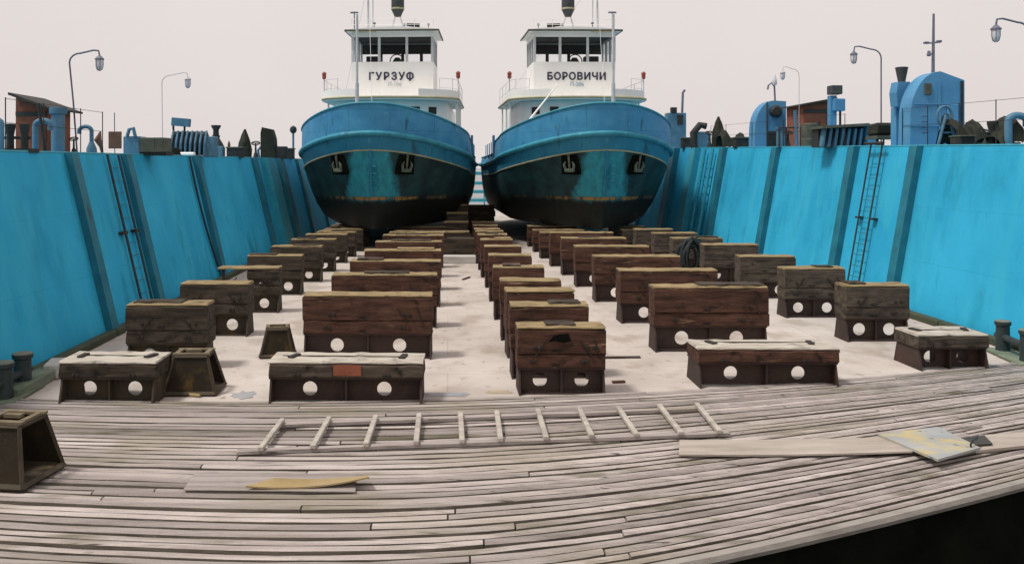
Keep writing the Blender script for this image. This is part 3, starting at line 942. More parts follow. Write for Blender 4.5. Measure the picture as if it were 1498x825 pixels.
    mm.tube([(s * 1.15, yf + 1.3, zr), (s * 1.15, yf + 1.3, 12.5)], 0.03, 6)
    mm.build('mast', M['frame_grey'], t, smooth=True)
    mm = MB()
    mm.tube([(s * 1.95, yf + 0.3, zr), (s * 1.95, yf + 0.3, 11.4)], 0.03, 6)
    mm.box((s * 1.95, yf + 0.3, 11.35), (0.4, 0.08, 0.07))
    mm.build('aerial', M['lamp_grey'], t)
    for x, z in ((-1.8, 0.35), (0.9, 0.42), (-0.6, 0.35)):
        m = MB()
        m.tube([(s * x, yf + 0.05, zr), (s * x, yf + 0.05, zr + z)], 0.02, 6)
        m.box((s * x, yf + 0.05, zr + z), (0.13, 0.1, 0.1), bevel=0.02)
        m.build('roof_lamp', M['lamp_grey'], t)
    m = MB()
    for z in (0.35, 0.62):
        m.tube([(-hw, yf, zr + z), (hw, yf, zr + z)], 0.012, 5)
    for x in (-hw, -1.1, 0, 1.1, hw):
        m.tube([(x, yf, zr + 0.02), (x, yf, zr + 0.62)], 0.014, 5)
    m.build('roof_rail', M['white'], t)
    # stays
    m = MB()
    m.tube([(s * 1.4, yf + 1.5, 13.3), (s * 0.0, 0.8, 6.3)], 0.010, 5)
    m.tube([(s * 1.4, yf + 1.5, 13.3), (-3.3, 13, 7.0)], 0.010, 5)
    m.build('stay', M['frame_grey'], t)
    # white pole standing on the foredeck in front of the wheelhouse
    m = MB()
    px = s * 1.30
    m.tube([(px, 5.2, 4.0), (px, 5.2, 7.5)], 0.09, 10)
    m.tube([(px, 5.2, 7.45), (px, 5.2, 10.7)], 0.058, 10)
    m.build('foremast', M['frame_grey'], t, smooth=True)
    if not mirror:
        m = MB()
        m.tube([(-3.05, 3.9, 5.35), (-1.25, 5.6, 7.45)], [0.05, 0.03], 6)
        m.build('boom', M['white'], t, smooth=True)
        MB().tube([(-2.9, 3.6, 5.6), (-0.2, 2.2, 6.1)], 0.05, 6).build('stowed_spar', M['white'], t)
    else:
        MB().box((1.75, 2.55, 5.92), (1.0, 0.12, 0.16), rot=rot('Y', 22), bevel=0.02).build('stowed_plank', M['white'], t)
        MB().tube([(-1.4, 3.0, 5.85), (-0.35, 2.6, 6.35)], 0.05, 6).build('stowed_spar', M['white'], t)
    m = MB()
    m.box((s * 1.2, 3.4, 6.02), (0.12, 0.12, 0.9), bevel=0.02)
    m.box((s * 1.05, 3.4, 6.25), (0.5, 0.12, 0.14), bevel=0.02)
    m.tube([(s * 1.05 + 0.2 * math.cos(a * math.pi / 8), 3.3, 6.2 + 0.2 * math.sin(a * math.pi / 8)) for a in range(17)], 0.05, 6, caps=False)
    m.build('mooring_fitting', M['white'], t, smooth=True)
    for x, y, h_, w in ((-0.9, 2.9, 1.02, 0.3), (0.35, 2.6, 1.0, 0.3), (-1.9, 3.2, 0.9, 0.35), (1.9, 3.4, 0.8, 0.35), (2.5, 4.6, 0.75, 0.4)):
        m = MB()
        zz = tug_rail(y)
        m.lathe([(w * 0.45, 0), (w * 0.4, h_ * 0.85), (w * 0.6, h_ * 0.9), (w * 0.6, h_), (w * 0.2, h_ * 1.05)], (x, y, zz), 12)
        m.build('deck_fitting', M['dark_iron'], t, smooth=True)
    # lettering on the wheelhouse front
    if mirror:
        text_mesh('ГУРЗУ', 0.51, 0.012, M['letters'], whs, (-0.28, yf - 0.012, 8.10), 'name_lettering', 1.25, 0.016, 1.0)
        lo = text_mesh('О', 0.48, 0.012, M['letters'], whs, (0.88, yf - 0.012, 8.10), 'name_lettering', 1.0, 0.016, 1.12)
        MB().box((0, 0, 0), (0.065, 0.43, 0.026)).build('letter_bar', M['letters'], lo, loc=(0, 0.0, 0.004))
    else:
        text_mesh(name_text, 0.50, 0.012, M['letters'], whs, (0.1, yf - 0.012, 8.10), 'name_lettering', 1.12, 0.016, 0.98)
    text_mesh(num_text, 0.27, 0.01, num_mat, whs, (0.12, yf - 0.008, 7.72), 'number_lettering', 1.0, 0.004)
    return t

tug_l = at(540, 245 + F * EYE / 36.0)
tug_r = at(890, 245 + F * EYE / 36.0)
tugboat('blue and white tugboat lettered ГУРЗУФ on its wheelhouse', tug_l, -R(3.0), 'ГУРЗУФ', 'П-106', M['letters_pale'], True)
tugboat('blue and white tugboat lettered БОРОВИЧИ on its wheelhouse', tug_r, R(1.4), 'БОРОВИЧИ', 'П-286', M['letters_faint'], False)

# ------------------------------------------------------------------ keel blocks
def holed_web(m, x0, x1, z0, z1, y, th, r, cz):
    """one panel of plate with a round hole"""
    n = 28
    cx = (x0 + x1) / 2
    angs = sorted([2 * math.pi * k / n for k in range(n)] + [math.atan2(zc - cz, xc - cx) % (2 * math.pi) for xc in (x0, x1) for zc in (z0, z1)])
    ring_o, ring_i = [], []
    for a in angs:
        c, s_ = math.cos(a), math.sin(a)
        ts = []
        if c > 1e-9: ts.append((x1 - cx) / c)
        if c < -1e-9: ts.append((x0 - cx) / c)
        if s_ > 1e-9: ts.append((z1 - cz) / s_)
        if s_ < -1e-9: ts.append((z0 - cz) / s_)
        tt = min(ts)
        ring_o.append((cx + c * tt, cz + s_ * tt))
        ring_i.append((cx + c * r, cz + s_ * r))
    k = len(angs)
    V = {}
    for side, yy in ((0, y), (1, y + th)):
        V[side] = ([m.bm.verts.new((u, yy, v)) for u, v in ring_o], [m.bm.verts.new((u, yy, v)) for u, v in ring_i])
    for i in range(k):
        j = (i + 1) % k
        m.bm.faces.new((V[0][0][i], V[0][0][j], V[0][1][j], V[0][1][i]))
        m.bm.faces.new((V[1][0][j], V[1][0][i], V[1][1][i], V[1][1][j]))
        m.bm.faces.new((V[0][1][i], V[0][1][j], V[1][1][j], V[1][1][i]))

def timber(w, d, h, seed, rough=0.012, slope=None):
    """a squared baulk with worn edges"""
    rnd = random.Random(seed)
    m = MB()
    n = max(4, int(w / 0.16))
    b = 0.022
    sec = [(-d / 2, b), (-d / 2, h - b), (-d / 2 + b, h), (d / 2 - b, h), (d / 2, h - b), (d / 2, b), (d / 2 - b, 0), (-d / 2 + b, 0)]
    rings = []
    for i in range(n + 1):
        x = -w / 2 + w * i / n
        if slope and i == 0:
            pass
        rings.append([m.bm.verts.new((x + (slope * (z / h) if slope and i == 0 else 0) + (rnd.uniform(-0.012, 0.012) if i in (0, n) else 0), y + rnd.uniform(-rough, rough) * 0.7, z + rnd.uniform(-rough, rough) * (1 if z > h / 2 else 0.2))) for y, z in sec])
    k = len(sec)
    for a, c in zip(rings, rings[1:]):
        for j in range(k):
            m.bm.faces.new((a[j], a[(j + 1) % k], c[(j + 1) % k], c[j]))
    m.bm.faces.new(rings[0]); m.bm.faces.new(rings[-1][::-1])
    return m

BLOCK_GROUP = 'keel blocks standing in rows on the dock deck'
def keel_block(label, x0, x1, y, h, wood, cap, low=False, bolts=True, seed=0, gap=False, depth=0.54, yaw=None):
    """x0..x1 across, y = front of the foot, h = height"""
    w = x1 - x0
    rnd = random.Random(seed)
    yaw = R(rnd.uniform(-1.6, 1.6)) if yaw is None else yaw
    t = thing('keel_block', label, 'keel block', ((x0 + x1) / 2, y + depth / 2, 0), yaw, BLOCK_GROUP)
    sh = h * (rnd.uniform(0.37, 0.42) if not low else 0.62)            # steel stool
    m = MB()
    pt = 0.03
    hw = w / 2 - 0.02
    zt = sh - 0.03
    r = min(0.145 if not low else 0.155, sh * 0.27)
    wy = -depth * 0.22
    holed_web(m, -hw + pt, -pt / 2, 0.03, zt, wy, 0.02, r, sh * 0.50)
    holed_web(m, pt / 2, hw - pt, 0.03, zt, wy, 0.02, r, sh * 0.50)
    for x in (-hw + pt / 2, 0.0, hw - pt / 2):
        db = depth / 2 + (0.05 if x else -0.04)
        dt = depth / 2 - 0.06
        if x == 0.0: db = dt = depth * 0.38
        m.prism([(-db, 0.0), (db, 0.0), (dt, zt), (-dt, zt)], 'x', x - pt / 2, x + pt / 2)
    m.box((0, 0, sh - 0.014), (2 * hw + 0.03, depth - 0.08, 0.026))
    for sgn in (() if low else (-1, 1)):
        m.box((0, sgn * (depth / 2 - 0.10), 0.012), (2 * hw - 2 * pt - 0.01, 0.12, 0.022))
    m.build('steel_stool', M['steel'] if not wood == 'timber_dark' else M['steel_green'], t)
    capt = 0.045
    rest = h - sh - capt
    courses = 1 if low else 2 if rest < 0.5 else 3
    fr = [1.0] if courses == 1 else ([0.5, 0.5] if courses == 2 else [0.36, 0.64])
    z = sh
    for k, f in enumerate(fr):
        hh = rest * f
        ww, xo = w * rnd.uniform(0.985, 1.01), rnd.uniform(-0.012, 0.012)
        if gap and k > 0:
            tm = timber(ww * 0.32, depth - 0.02, hh - 0.006, seed * 7 + k, slope=0.16)
            xo = ww * 0.34
        else:
            tm = timber(ww, depth - rnd.uniform(0, 0.02), hh - 0.003, seed * 7 + k)
        tm.build('timber', M[wood], t, loc=(xo, 0, z))
        z += hh
    cb = timber(w * rnd.uniform(0.985, 1.0), depth - 0.03, capt, seed * 7 + 5, 0.010)
    cb.build('cap_board', M[cap], t, loc=(0, rnd.uniform(-0.01, 0.01), z))
    if not low and not gap and rnd.random() < 0.45:      # loose packing board or wedge left on the top
        pw = w * rnd.uniform(0.25, 0.6)
        pk = timber(pw, depth * 0.7, rnd.uniform(0.02, 0.05), seed * 7 + 6, 0.006)
        pk.build('packing_board', M[rnd.choice(['timber_grey', 'cap', 'timber_dark'])], t, loc=(rnd.uniform(-0.5, 0.5) * (w - pw), 0.03, z + capt))
    if gap:
        MB().box((-w * 0.44, 0, z - rest * 0.33), (0.05, 0.08, rest * 0.62)).build('strut', M['steel'], t)
    if low:
        MB().box((0, depth * 0.26, sh - 0.10), (2 * hw - 0.1, 0.08, 0.13)).build('hole_shade_bar', M[wood], t)  # dark bar added so the stool holes look half shaded
        MB().box((w * rnd.uniform(-0.05, 0.02), rnd.uniform(-0.02, 0.08), z + capt + 0.004), (w * 0.78, 0.022, 0.012), rot=rot('Z', rnd.uniform(-1.5, 1.5))).build('crack', M['black'], t)
        for q in (-0.36, 0.36):
            MB().box((w * q, 0.02, z + capt + 0.012), (0.10, 0.26, 0.03), rot=rot('Z', rnd.uniform(-20, 20)), bevel=0.01).build('clamp_plate', M['bolt'], t)
    if bolts:
        for q in (-0.30, 0.28):
            for k in range(2 if not low else 1):
                zz = sh + rest * (0.18 + 0.36 * k)
                for dx in (0.0, 0.11):
                    m = MB()
                    m.lathe([(0.034, 0), (0.034, 0.02), (0.02, 0.024), (0.02, 0.045)], (0, 0, 0), 6)
                    for v in m.bm.verts: v.co = rot('X', 90) @ v.co
                    m.build('bolt', M['bolt'], t, loc=(w * q + dx * (1 if k else -0.6), -depth / 2 + 0.012, zz))
        if not low:
            for q, a in ((-0.24, 35), (0.27, -38), (0.40, -20)):       # iron dogs holding the courses together
                if rnd.random() < 0.3: continue
                m = MB()
                L = rest * 0.24
                m.box((0, 0, 0), (0.022, 0.02, 2 * L), rot=rot('Y', a))
                m.build('iron_dog', M['bolt'], t, loc=(w * q, -depth / 2 - 0.004, sh + rest * 0.52))
    return t

ORD = ['first', 'second', 'third', 'fourth', 'fifth', 'sixth', 'seventh', 'eighth', 'ninth', 'tenth', 'eleventh', 'twelfth', 'thirteenth']
HIDDEN = 'row'
def row(desc, items, wood, cap, look, seed):
    """items: (left px, right px, base py, height, extra)"""
    for k, it in enumerate(items):
        xl, xr, base, h = it[:4]
        e = dict(it[4]) if len(it) > 4 else {}
        d = F * EYE / (base - VY)
        label = e.pop('label', None) or '%s keel block, %s from front in the row %s' % (look, ORD[k], desc)
        wd, cp = e.pop('wood', wood), e.pop('cap', cap)
        keel_block(label, (xl - VX) / F * d, (xr - VX) / F * d, d, h, wd, cp, seed=seed + k, bolts=d < 24, **e)

row('beside the left wall', [
    (85, 228, 593, 0.66, dict(low=True, cap='cap_pale', depth=0.8, label='low dark keel block with pale weathered top, beside the left pair of bollards')),
    (184, 303, 540, 1.16), (263, 364, 492, 1.13),
    (318, 408, 458, 1.12, dict(gap=True, label='broken keel block with a gap under its cap board, near the left wall')),
    (361, 441, 432, 1.12), (396, 470, 413, 1.13), (425, 490, 398, 1.13), (447, 507, 385, 1.09), (462, 520, 376, 1.0), (474, 531, 368, 0.95), (484, 540, 361, 0.95)], 'timber_dark', 'cap', 'dark', 100)
row('under the left tugboat', [
    (392, 620, 593, 0.66, dict(low=True, cap='cap_pale', depth=0.72, wood='timber_grey', label='wide low keel block with red patch and pale top, first in the left tugboat row')),
    (443, 633, 525, 1.20), (485, 640, 480, 1.20), (512, 645, 449, 1.19), (533, 645, 425, 1.18), (548, 647, 406, 1.18),
    (560, 649, 392, 1.18), (569, 650, 380.5, 1.08), (576, 651, 371, 0.95), (583, 652, 363, 0.95)], 'timber_red', 'cap', 'reddish', 200)
row('between the tugboats', [
    (757, 887, 578, 1.08, dict(label='front reddish keel block with dark oil marks, in the middle row between the tugboats')),
    (747, 862, 554, 1.25), (740, 841, 523, 1.27), (732, 822, 498, 1.25), (722, 797, 468, 1.25), (715, 778, 441, 1.25),
    (709, 763, 421, 1.25), (703, 750, 406, 1.25), (699, 742, 395, 1.25), (696, 737, 386, 1.22), (694, 732, 377, 1.15), (692, 728, 369, 1.15), (690, 724, 362, 1.15)], 'timber_red', 'cap', 'narrow reddish', 300)
row('under the right tugboat', [
    (1022, 1228, 568, 0.66, dict(low=True, cap='cap_pale', depth=0.76, label='wide low keel block with cracked pale top, first in the right tugboat row')),
    (957, 1124, 515, 1.27), (907, 1050, 473, 1.23), (870, 995, 442, 1.23), (842, 950, 420, 1.23), (822, 917, 403, 1.25),
    (805, 898, 390, 1.24), (790, 867, 378.5, 1.05), (780, 855, 369, 0.95), (772, 843, 361, 0.95)], 'timber_red', 'cap', 'wide reddish', 400)
row('beside the right wall', [
    (1343, 1447, 542, 0.64, dict(low=True, cap='cap_pale', depth=0.85, label='low keel block with pale worn top, beside the right pair of bollards')),
    (1237, 1331, 500, 1.17), (1148, 1237, 465, 1.19), (1083, 1164, 437, 1.17), (1030, 1110, 414, 1.2), (985, 1057, 400, 1.2),
    (957, 1020, 387.6, 1.18), (930, 985, 377.6, 1.15), (910, 963, 369, 0.95), (893, 944, 361.5, 0.95)], 'timber_grey', 'cap', 'grey-brown', 500)

# red paint patch on the wide low block of the left tugboat's row
blk = [o for o in bpy.data.objects if o.get('label', '').startswith('wide low keel block with red patch')][0]
MB().box((0.03, -0.366, 0.53), (0.42, 0.012, 0.16)).build('red_patch', M['rust_red'], blk)
# oil marks on the front block of the middle row
blk = [o for o in bpy.data.objects if o.get('label', '').startswith('front reddish keel block')][0]
m = MB()
m.prism([(-0.22, 0.84), (-0.12, 0.95), (0.10, 0.98), (0.14, 0.86), (0.02, 0.83), (-0.1, 0.86)], 'y', -0.285, -0.276)
m.build('oil_mark', M['black'], blk)

# ------------------------------------------------------------------ shoring trestles (steel pyramids)
def trestle(label, loc, w, h, rz, dpt=None):
    t = thing('steel_trestle', label, 'trestle', loc, rz, 'small open steel trestles on the deck')
    dp = dpt or w
    bw, tw, bd, td = w / 2, w * 0.31, dp / 2, dp * 0.31
    B = [(-bw, -bd), (bw, -bd), (bw, bd), (-bw, bd)]
    T = [(-tw, -td), (tw, -td), (tw, td), (-tw, td)]
    m = MB()
    for a, b in ((0, 1), (2, 3)):     # plated front and back, open on the right
        m.bm.faces.new([m.bm.verts.new(p) for p in ((*B[a], 0), (*B[b], 0), (*T[b], h), (*T[a], h))])
    m.bm.faces.new([m.bm.verts.new(p) for p in ((*B[3], 0), (*B[0], 0), (*T[0], h), (*T[3], h))])
    r = bmesh.ops.solidify(m.bm, geom=m.bm.faces[:], thickness=0.015)
    m.build('side_plate', M['steel_green'], t)
    for a, b in zip(B, T):
        MB().tube([(*a, 0.02), (*b, h - 0.02)], 0.03, 4).build('corner_post', M['steel_green'], t)
    for nm, q, zz, rr in (('base_frame', B, 0.035, 0.04), ('top_frame', T, h - 0.03, 0.03)):
        m = MB()
        for k in range(4):
            m.tube([(*q[k], zz), (*q[(k + 1) % 4], zz)], rr, 4)
        m.build(nm, M['steel_green'], t)
    m = MB()
    m.box((0, -td * 0.86, h + 0.012), (2 * tw + 0.06, td * 0.35, 0.03))
    m.box((0, td * 0.86, h + 0.012), (2 * tw + 0.06, td * 0.35, 0.03))
    m.box((-tw * 0.9, 0, h + 0.014), (tw * 0.28, 1.3 * td, 0.03))
    m.box((tw * 0.9, 0, h + 0.014), (tw * 0.28, 1.3 * td, 0.03))
    m.box((0, 0, h + 0.03), (tw * 0.9, td * 0.35, 0.04))
    m.build('top_plate', M['trestle_top'], t)
    MB().box((0, 0, 0.035), (2 * bw * 0.92, 2 * bd * 0.92, 0.012)).build('bottom_plate', M['steel_green'], t)
    return t
p = at(280, 580); trestle('rusty steel trestle standing beside the low block near the left wall', (p.x - 0.06, p.y + 0.36, 0), 0.84, 0.62, R(2), 0.7)
p = at(402, 525); trestle('small brown steel trestle behind the wide low block on the left', (p.x, p.y + 0.3, 0), 0.62, 0.55, R(8), 0.5)
p = at(5, 722); trestle('mossy steel trestle at the left edge of the planking', (p.x - 0.06, p.y + 0.36, 0.055), 0.74, 0.68, R(-8), 0.8)

# ------------------------------------------------------------------ twin bollards on deck
def twin_bollard(label, p, q, h, r=0.14):
    t = thing('mooring_bollard', label, 'bollard', p, 0, 'twin mooring bollards on the deck')
    q = Vector(q) - Vector(p)
    for c in (Vector((0, 0, 0)), q):
        po = MB().lathe([(r * 1.05, 0.05), (r, 0.1), (r * 0.95, h - 0.08), (r * 1.15, h - 0.06), (r * 1.15, h)], c, 20).build('post', M['bollard'], t, smooth=True)
        MB().lathe([(r * 1.10, h + 0.001), (r * 1.0, h + 0.02), (r * 0.3, h + 0.025)], c, 20).build('post_cap', M['bollard_top'], po)
    e = q.normalized() * 0.24
    MB().tube([-e + Vector((0, 0, h * 0.52)), q + e + Vector((0, 0, h * 0.52))], 0.065, 12).build('cross_bar', M['bollard'], t, smooth=True)
    mid = q / 2
    ang = math.degrees(math.atan2(q.y, q.x))
    MB().box(mid + Vector((0, 0, 0.035)), (q.length + 0.55, 0.5, 0.06), rot=rot('Z', ang), bevel=0.015).build('base_plate', M['mossy_timber'], t)
twin_bollard('dark twin bollard with cross bar by the left wall', at(33, 572), at(5, 588) + Vector((0.0, 0, 0)), 0.60)
twin_bollard('dark twin bollard with cross bar by the right wall', at(1467, 517), at(1503, 533), 0.62, 0.125)

# green timbers and pale blocks by the left bollard
a, b = at(12, 586), at(72, 552)
m = MB(); m.box((0, 0, 0.09), (0.34, (b - a).length, 0.18), bevel=0.02)
o = m.build('mossy_beam', M['mossy_timber'], loc=(a + b) / 2); o.rotation_euler = (0, 0, math.atan2((b - a).y, (b - a).x) - R(90))
tag(o, 'mossy green timber beam lying beside the left bollard', 'beam')
p = at(68, 560)
m = MB(); m.box((0, 0, 0.13), (0.55, 0.62, 0.24), bevel=0.02)
o = m.build('pale_timber_block', M['pallet'], loc=(p.x + 0.05, p.y + 0.55, 0)); o.rotation_euler = (0, 0, R(12))
tag(o, 'pale timber block lying between the left bollard and the low block', 'timber')
p = at(212, 535)
m = MB(); m.box((0, 0, 0.3), (0.7, 0.42, 0.58), bevel=0.03); m.box((0.24, -0.3, 0.1), (0.18, 0.3, 0.18), bevel=0.02); m.jitter(0.012, 3)
o = m.build('pale_rubble_block', M['pallet'], loc=(p.x - 0.35, p.y + 1.2, 0)); o.rotation_euler = (0, 0, R(-8))
tag(o, 'chunk of pale timber behind the low block by the left wall', 'timber')
p = at(236, 578)
m = MB(); m.tube([(-0.05, 0.1, 0.03), (0.2, 0.0, 0.035), (0.55, -0.12, 0.03)], [0.03, 0.035, 0.025], 6)
o = m.build('loose_stick', M['board_yellow'], loc=(p.x + 0.1, p.y - 0.02, 0.0))
tag(o, 'short yellowish stick lying at the foot of the rusty trestle', 'stick')

# ------------------------------------------------------------------ things lying on the planking
PZ = 0.068
def flat_board(name, label, cat, corners_px, mat, th, lift=0.0, curl=0.0, sub=10):
    """a board whose four corners lie on the planking"""
    c = [at(x, y, PZ) for x, y in corners_px]          # near-left, near-right, far-right, far-left
    ctr = sum(c, Vector()) / 4
    m = MB()
    top, bot = [], []
    for i in range(sub + 1):
        u = i / sub
        a = c[0].lerp(c[1], u) - ctr
        b = c[3].lerp(c[2], u) - ctr
        z = lift + curl * (abs(u - 0.35) * 1.6) ** 2
        top.append((m.bm.verts.new(a + Vector((0, 0, z + th))), m.bm.verts.new(b + Vector((0, 0, z * 0.4 + th)))))
        bot.append((m.bm.verts.new(a + Vector((0, 0, z))), m.bm.verts.new(b + Vector((0, 0, z * 0.4)))))
    for i in range(sub):
        m.bm.faces.new((top[i][0], top[i + 1][0], top[i + 1][1], top[i][1]))
        m.bm.faces.new((bot[i][0], bot[i][1], bot[i + 1][1], bot[i + 1][0]))
        m.bm.faces.new((bot[i][0], bot[i + 1][0], top[i + 1][0], top[i][0]))
        m.bm.faces.new((bot[i][1], top[i][1], top[i + 1][1], bot[i + 1][1]))
    m.bm.faces.new((bot[0][0], top[0][0], top[0][1], bot[0][1]))
    m.bm.faces.new((bot[-1][0], bot[-1][1], top[-1][1], top[-1][0]))
    return tag(m.build(name, mat, loc=ctr), label, cat)
flat_board('wooden_board', 'long pale board lying flat on the planking at left', 'board', [(268, 717), (520, 720), (520, 694), (285, 692)], M['plank'], 0.010)
flat_board('wooden_board', 'curled yellow board lying on the planking at left', 'board', [(360, 718), (540, 714), (538, 703), (400, 703)], M['board_yellow'], 0.018, 0.012, 0.09)
flat_board('wooden_board', 'long tan plank lying on the planking right of the ladder', 'board', [(993, 668), (1335, 666), (1300, 643), (994, 646)], M['board_pale'], 0.022, 0.0, 0.03)
flat_board('metal_sheet', 'grey metal sheet with yellow stain resting on the tan plank', 'sheet', [(1372, 684), (1434, 666), (1372, 630), (1284, 641)], M['sheet'], 0.03, 0.07)
flat_board('wooden_board', 'grey plank running off the right edge beside the metal sheet', 'board', [(1428, 663), (1530, 652), (1530, 633), (1432, 640)], M['board_pale'], 0.035)
flat_board('rubber_mat', 'dark ragged mat lying beside the metal sheet', 'mat', [(1398, 660), (1452, 656), (1440, 640), (1392, 645)], M['roof_dark'], 0.015, 0.05)
pts = [at(1420, 655, PZ + 0.10) + Vector((0.03 * math.sin(k), 0, 0.05 * k)) for k in range(5)]
tag(MB().tube([at(1421, 657, 0.14), at(1420, 650, 0.2), at(1424, 643, 0.24), at(1430, 640, 0.22)], 0.012, 6).build('bent_wire', M['dark_iron']), 'short bent dark wire sticking up from the ragged mat', 'wire')

# wooden ladder lying on the planking
a0, a1 = at(347, 663, PZ), at(1066, 636, PZ)
b0, b1 = at(405, 624, PZ), at(1022, 600, PZ)
t = thing('wooden_ladder', 'long weathered wooden ladder lying flat across the planking', 'ladder', a0)
def rail(p, q, name):
    m = MB()
    n = 14
    pts = [p.lerp(q, k / n) - a0 for k in range(n + 1)]
    d = (q - p).normalized(); nrm = Vector((-d.y, d.x, 0)) * 0.055
    rings = [[m.bm.verts.new(v + nrm * sx + Vector((0, 0, sz + random.uniform(-0.004, 0.004)))) for sx, sz in ((-1, 0), (-1, 0.04), (1, 0.04), (1, 0))] for v in pts]
    for u, v in zip(rings, rings[1:]):
        for j in range(4): m.bm.faces.new((u[j], u[(j + 1) % 4], v[(j + 1) % 4], v[j]))
    m.bm.faces.new(rings[0]); m.bm.faces.new(rings[-1][::-1])
    m.build(name, M['plank'], t)
rail(a0, a1, 'rail'); rail(b0, b1, 'rail')
for xa, xb in ((381, 411), (453, 476), (527, 542), (598, 604), (664, 664), (720, 717), (787, 778), (855, 840), (922, 899), (990, 963), (1050, 1021)):
    pa = a0.lerp(a1, (xa - 347) / 719.0)
    pb = b0.lerp(b1, (xb - 405) / 617.0)
    m = MB()
    d = (pb - pa); L = d.length
    m.box((pa + pb) / 2 - a0 + Vector((0, 0, 0.068)), (0.07, L + 0.16, 0.055), rot=Matrix.Rotation(math.atan2(d.y, d.x) - R(90), 3, 'Z'), bevel=0.008)
    m.build('rung', M['ladder'], t)

# heap of black hose over the blocks near the right wall
p = at(1008, 405)
m = MB()
rnd = random.Random(5)
for k in range(16):
    pts = []
    cx, cy = rnd.uniform(-0.12, 0.12), rnd.uniform(-0.15, 0.15)
    rx, rz_ = rnd.uniform(0.25, 0.42), rnd.uniform(0.35, 0.62)
    yaw = rnd.uniform(-0.6, 0.6)
    for i in range(17):
        a = 2 * math.pi * i / 16
        x, z = cx + rx * math.cos(a), 0.66 + rz_ * math.sin(a)
        pts.append((x * math.cos(yaw), cy + x * math.sin(yaw), max(0.05, z + rnd.uniform(-0.04, 0.04))))
    m.tube(pts, rnd.uniform(0.045, 0.07), 7)
tag(m.build('hose_heap', M['rope'], smooth=True, loc=(p.x, p.y - 0.35, 0)), 'heap of black hose slung over the blocks near the right wall', 'hoses')

def puddle(label, px, py, w, d, seed, mat):
    c = at(px, py, 0.005)
    rnd = random.Random(seed)
    m = MB()
    V = []
    for k in range(22):
        a = 2 * math.pi * k / 22
        rr = rnd.uniform(0.55, 1.1)
        V.append(m.bm.verts.new((w * rr * math.cos(a), d * rr * math.sin(a), 0)))
    m.bm.faces.new(V)
    return tag(m.build('puddle', mat, loc=c), label, 'puddle', kind='structure')
M['puddle'] = material('puddle', (0.22, 0.225, 0.25), (0.33, 0.325, 0.34), 3, 0.5, 0.05, spec=0.5)
M['puddle_tan'] = material('puddle_tan', (0.36, 0.29, 0.19), (0.46, 0.38, 0.27), 3, 0.6, 0.05)
puddle('blue-grey puddle on the deck left of the wide low block', 358, 577, 0.22, 0.28, 3, M['puddle'])
puddle('long blue-grey puddle on the deck beside the wide low block', 652, 577, 0.42, 0.16, 5, M['puddle'])
puddle('tan puddle on the deck left of the front middle block', 730, 573, 0.25, 0.14, 9, M['puddle_tan'])
for k, (px, py, L_, a_) in enumerate(((908, 524, 0.75, 3), (682, 408, 0.7, 70), (1180, 512, 0.25, 20), (400, 505, 0.3, -30), (1225, 515, 0.2, 60), (905, 560, 0.22, 10))):  # the first is a dark strip for the middle block's shadow
    c = at(px, py, 0)
    o = MB().box((0, 0, 0.02), (L_, 0.07, 0.035), bevel=0.006).build('scrap_and_shadow', M['timber_red' if k % 2 else 'timber_grey'], loc=c)
    o.rotation_euler = (0, 0, R(a_))
    tag(o, ['dark strip imitating the shadow right of the front middle block', 'thin lath lying on the open deck beside the left tugboat row', 'small wood scrap left of the low right block',
            'small wood scrap beside the brown trestle', 'short splinter near the wide cracked block', 'short batten right of the front middle block'][k], 'wood scrap', 'scraps of wood on the deck')

# staging between the tugs
p = at(672, 386)
t = thing('staging_steps', 'low timber staging with pale treads between the two tugboats', 'staging', (p.x, p.y, 0))
MB().box((0, 0.3, 0.14), (1.25, 0.6, 0.28), bevel=0.02).build('pale_sill', M['pallet'], t)
MB().box((0, 1.6, 0.42), (1.2, 0.7, 0.84), bevel=0.02).build('dark_baulk', M['timber_dark'], t)
for k in range(5):
    MB().box((-0.1 + 0.05 * k, 3.4 + 2.1 * k, 0.45 + 0.14 * k), (0.98 - 0.06 * k, 0.45, 0.9 + 0.27 * k), bevel=0.01).build('dark_fill', M['timber_dark'], t)  # solid dark fill under the treads, added to darken the gap
    MB().box((-0.1 + 0.05 * k, 3.4 + 2.1 * k, 0.95 + 0.28 * k), (1.1 - 0.06 * k, 0.5, 0.07), bevel=0.01).build('tread', M['cap'], t)
    for sgn in (-1, 1):
        MB().box((-0.1 + 0.05 * k + sgn * 0.45, 3.4 + 2.1 * k, 0.455 + 0.14 * k), (0.09, 0.3, 0.91 + 0.28 * k)).build('trestle_leg', M['timber_dark'], t)

t = thing('dark_gap_blocker', 'added dark stack hiding the bright deck between the two tugboats beyond the staging', 'dark stack', (1.62, 48.5, 0))  # solid stack added to keep the gap between the hulls dark
for k in range(5):
    MB().box((random.uniform(-0.05, 0.05), 0, 0.16 + 0.31 * k), (1.9, 0.8, 0.30), bevel=0.02).build('timber', M['timber_dark'], t)

# rail across the far end of the dock
t = thing('end_railing', 'pale railing across the far end of the dock between the tugboats', 'railing', (2, 73, 0))
for k in range(9):
    MB().tube([(-7 + k * 2.0, 0, 0), (-7 + k * 2.0, 0, 3.2)], 0.07, 6).build('post', M['pale_rib'], t)
for z in (0.9, 1.6, 2.3, 3.1):
    MB().box((1, 0, z), (17, 0.1, 0.26)).build('bar', M['pale_rib'], t)

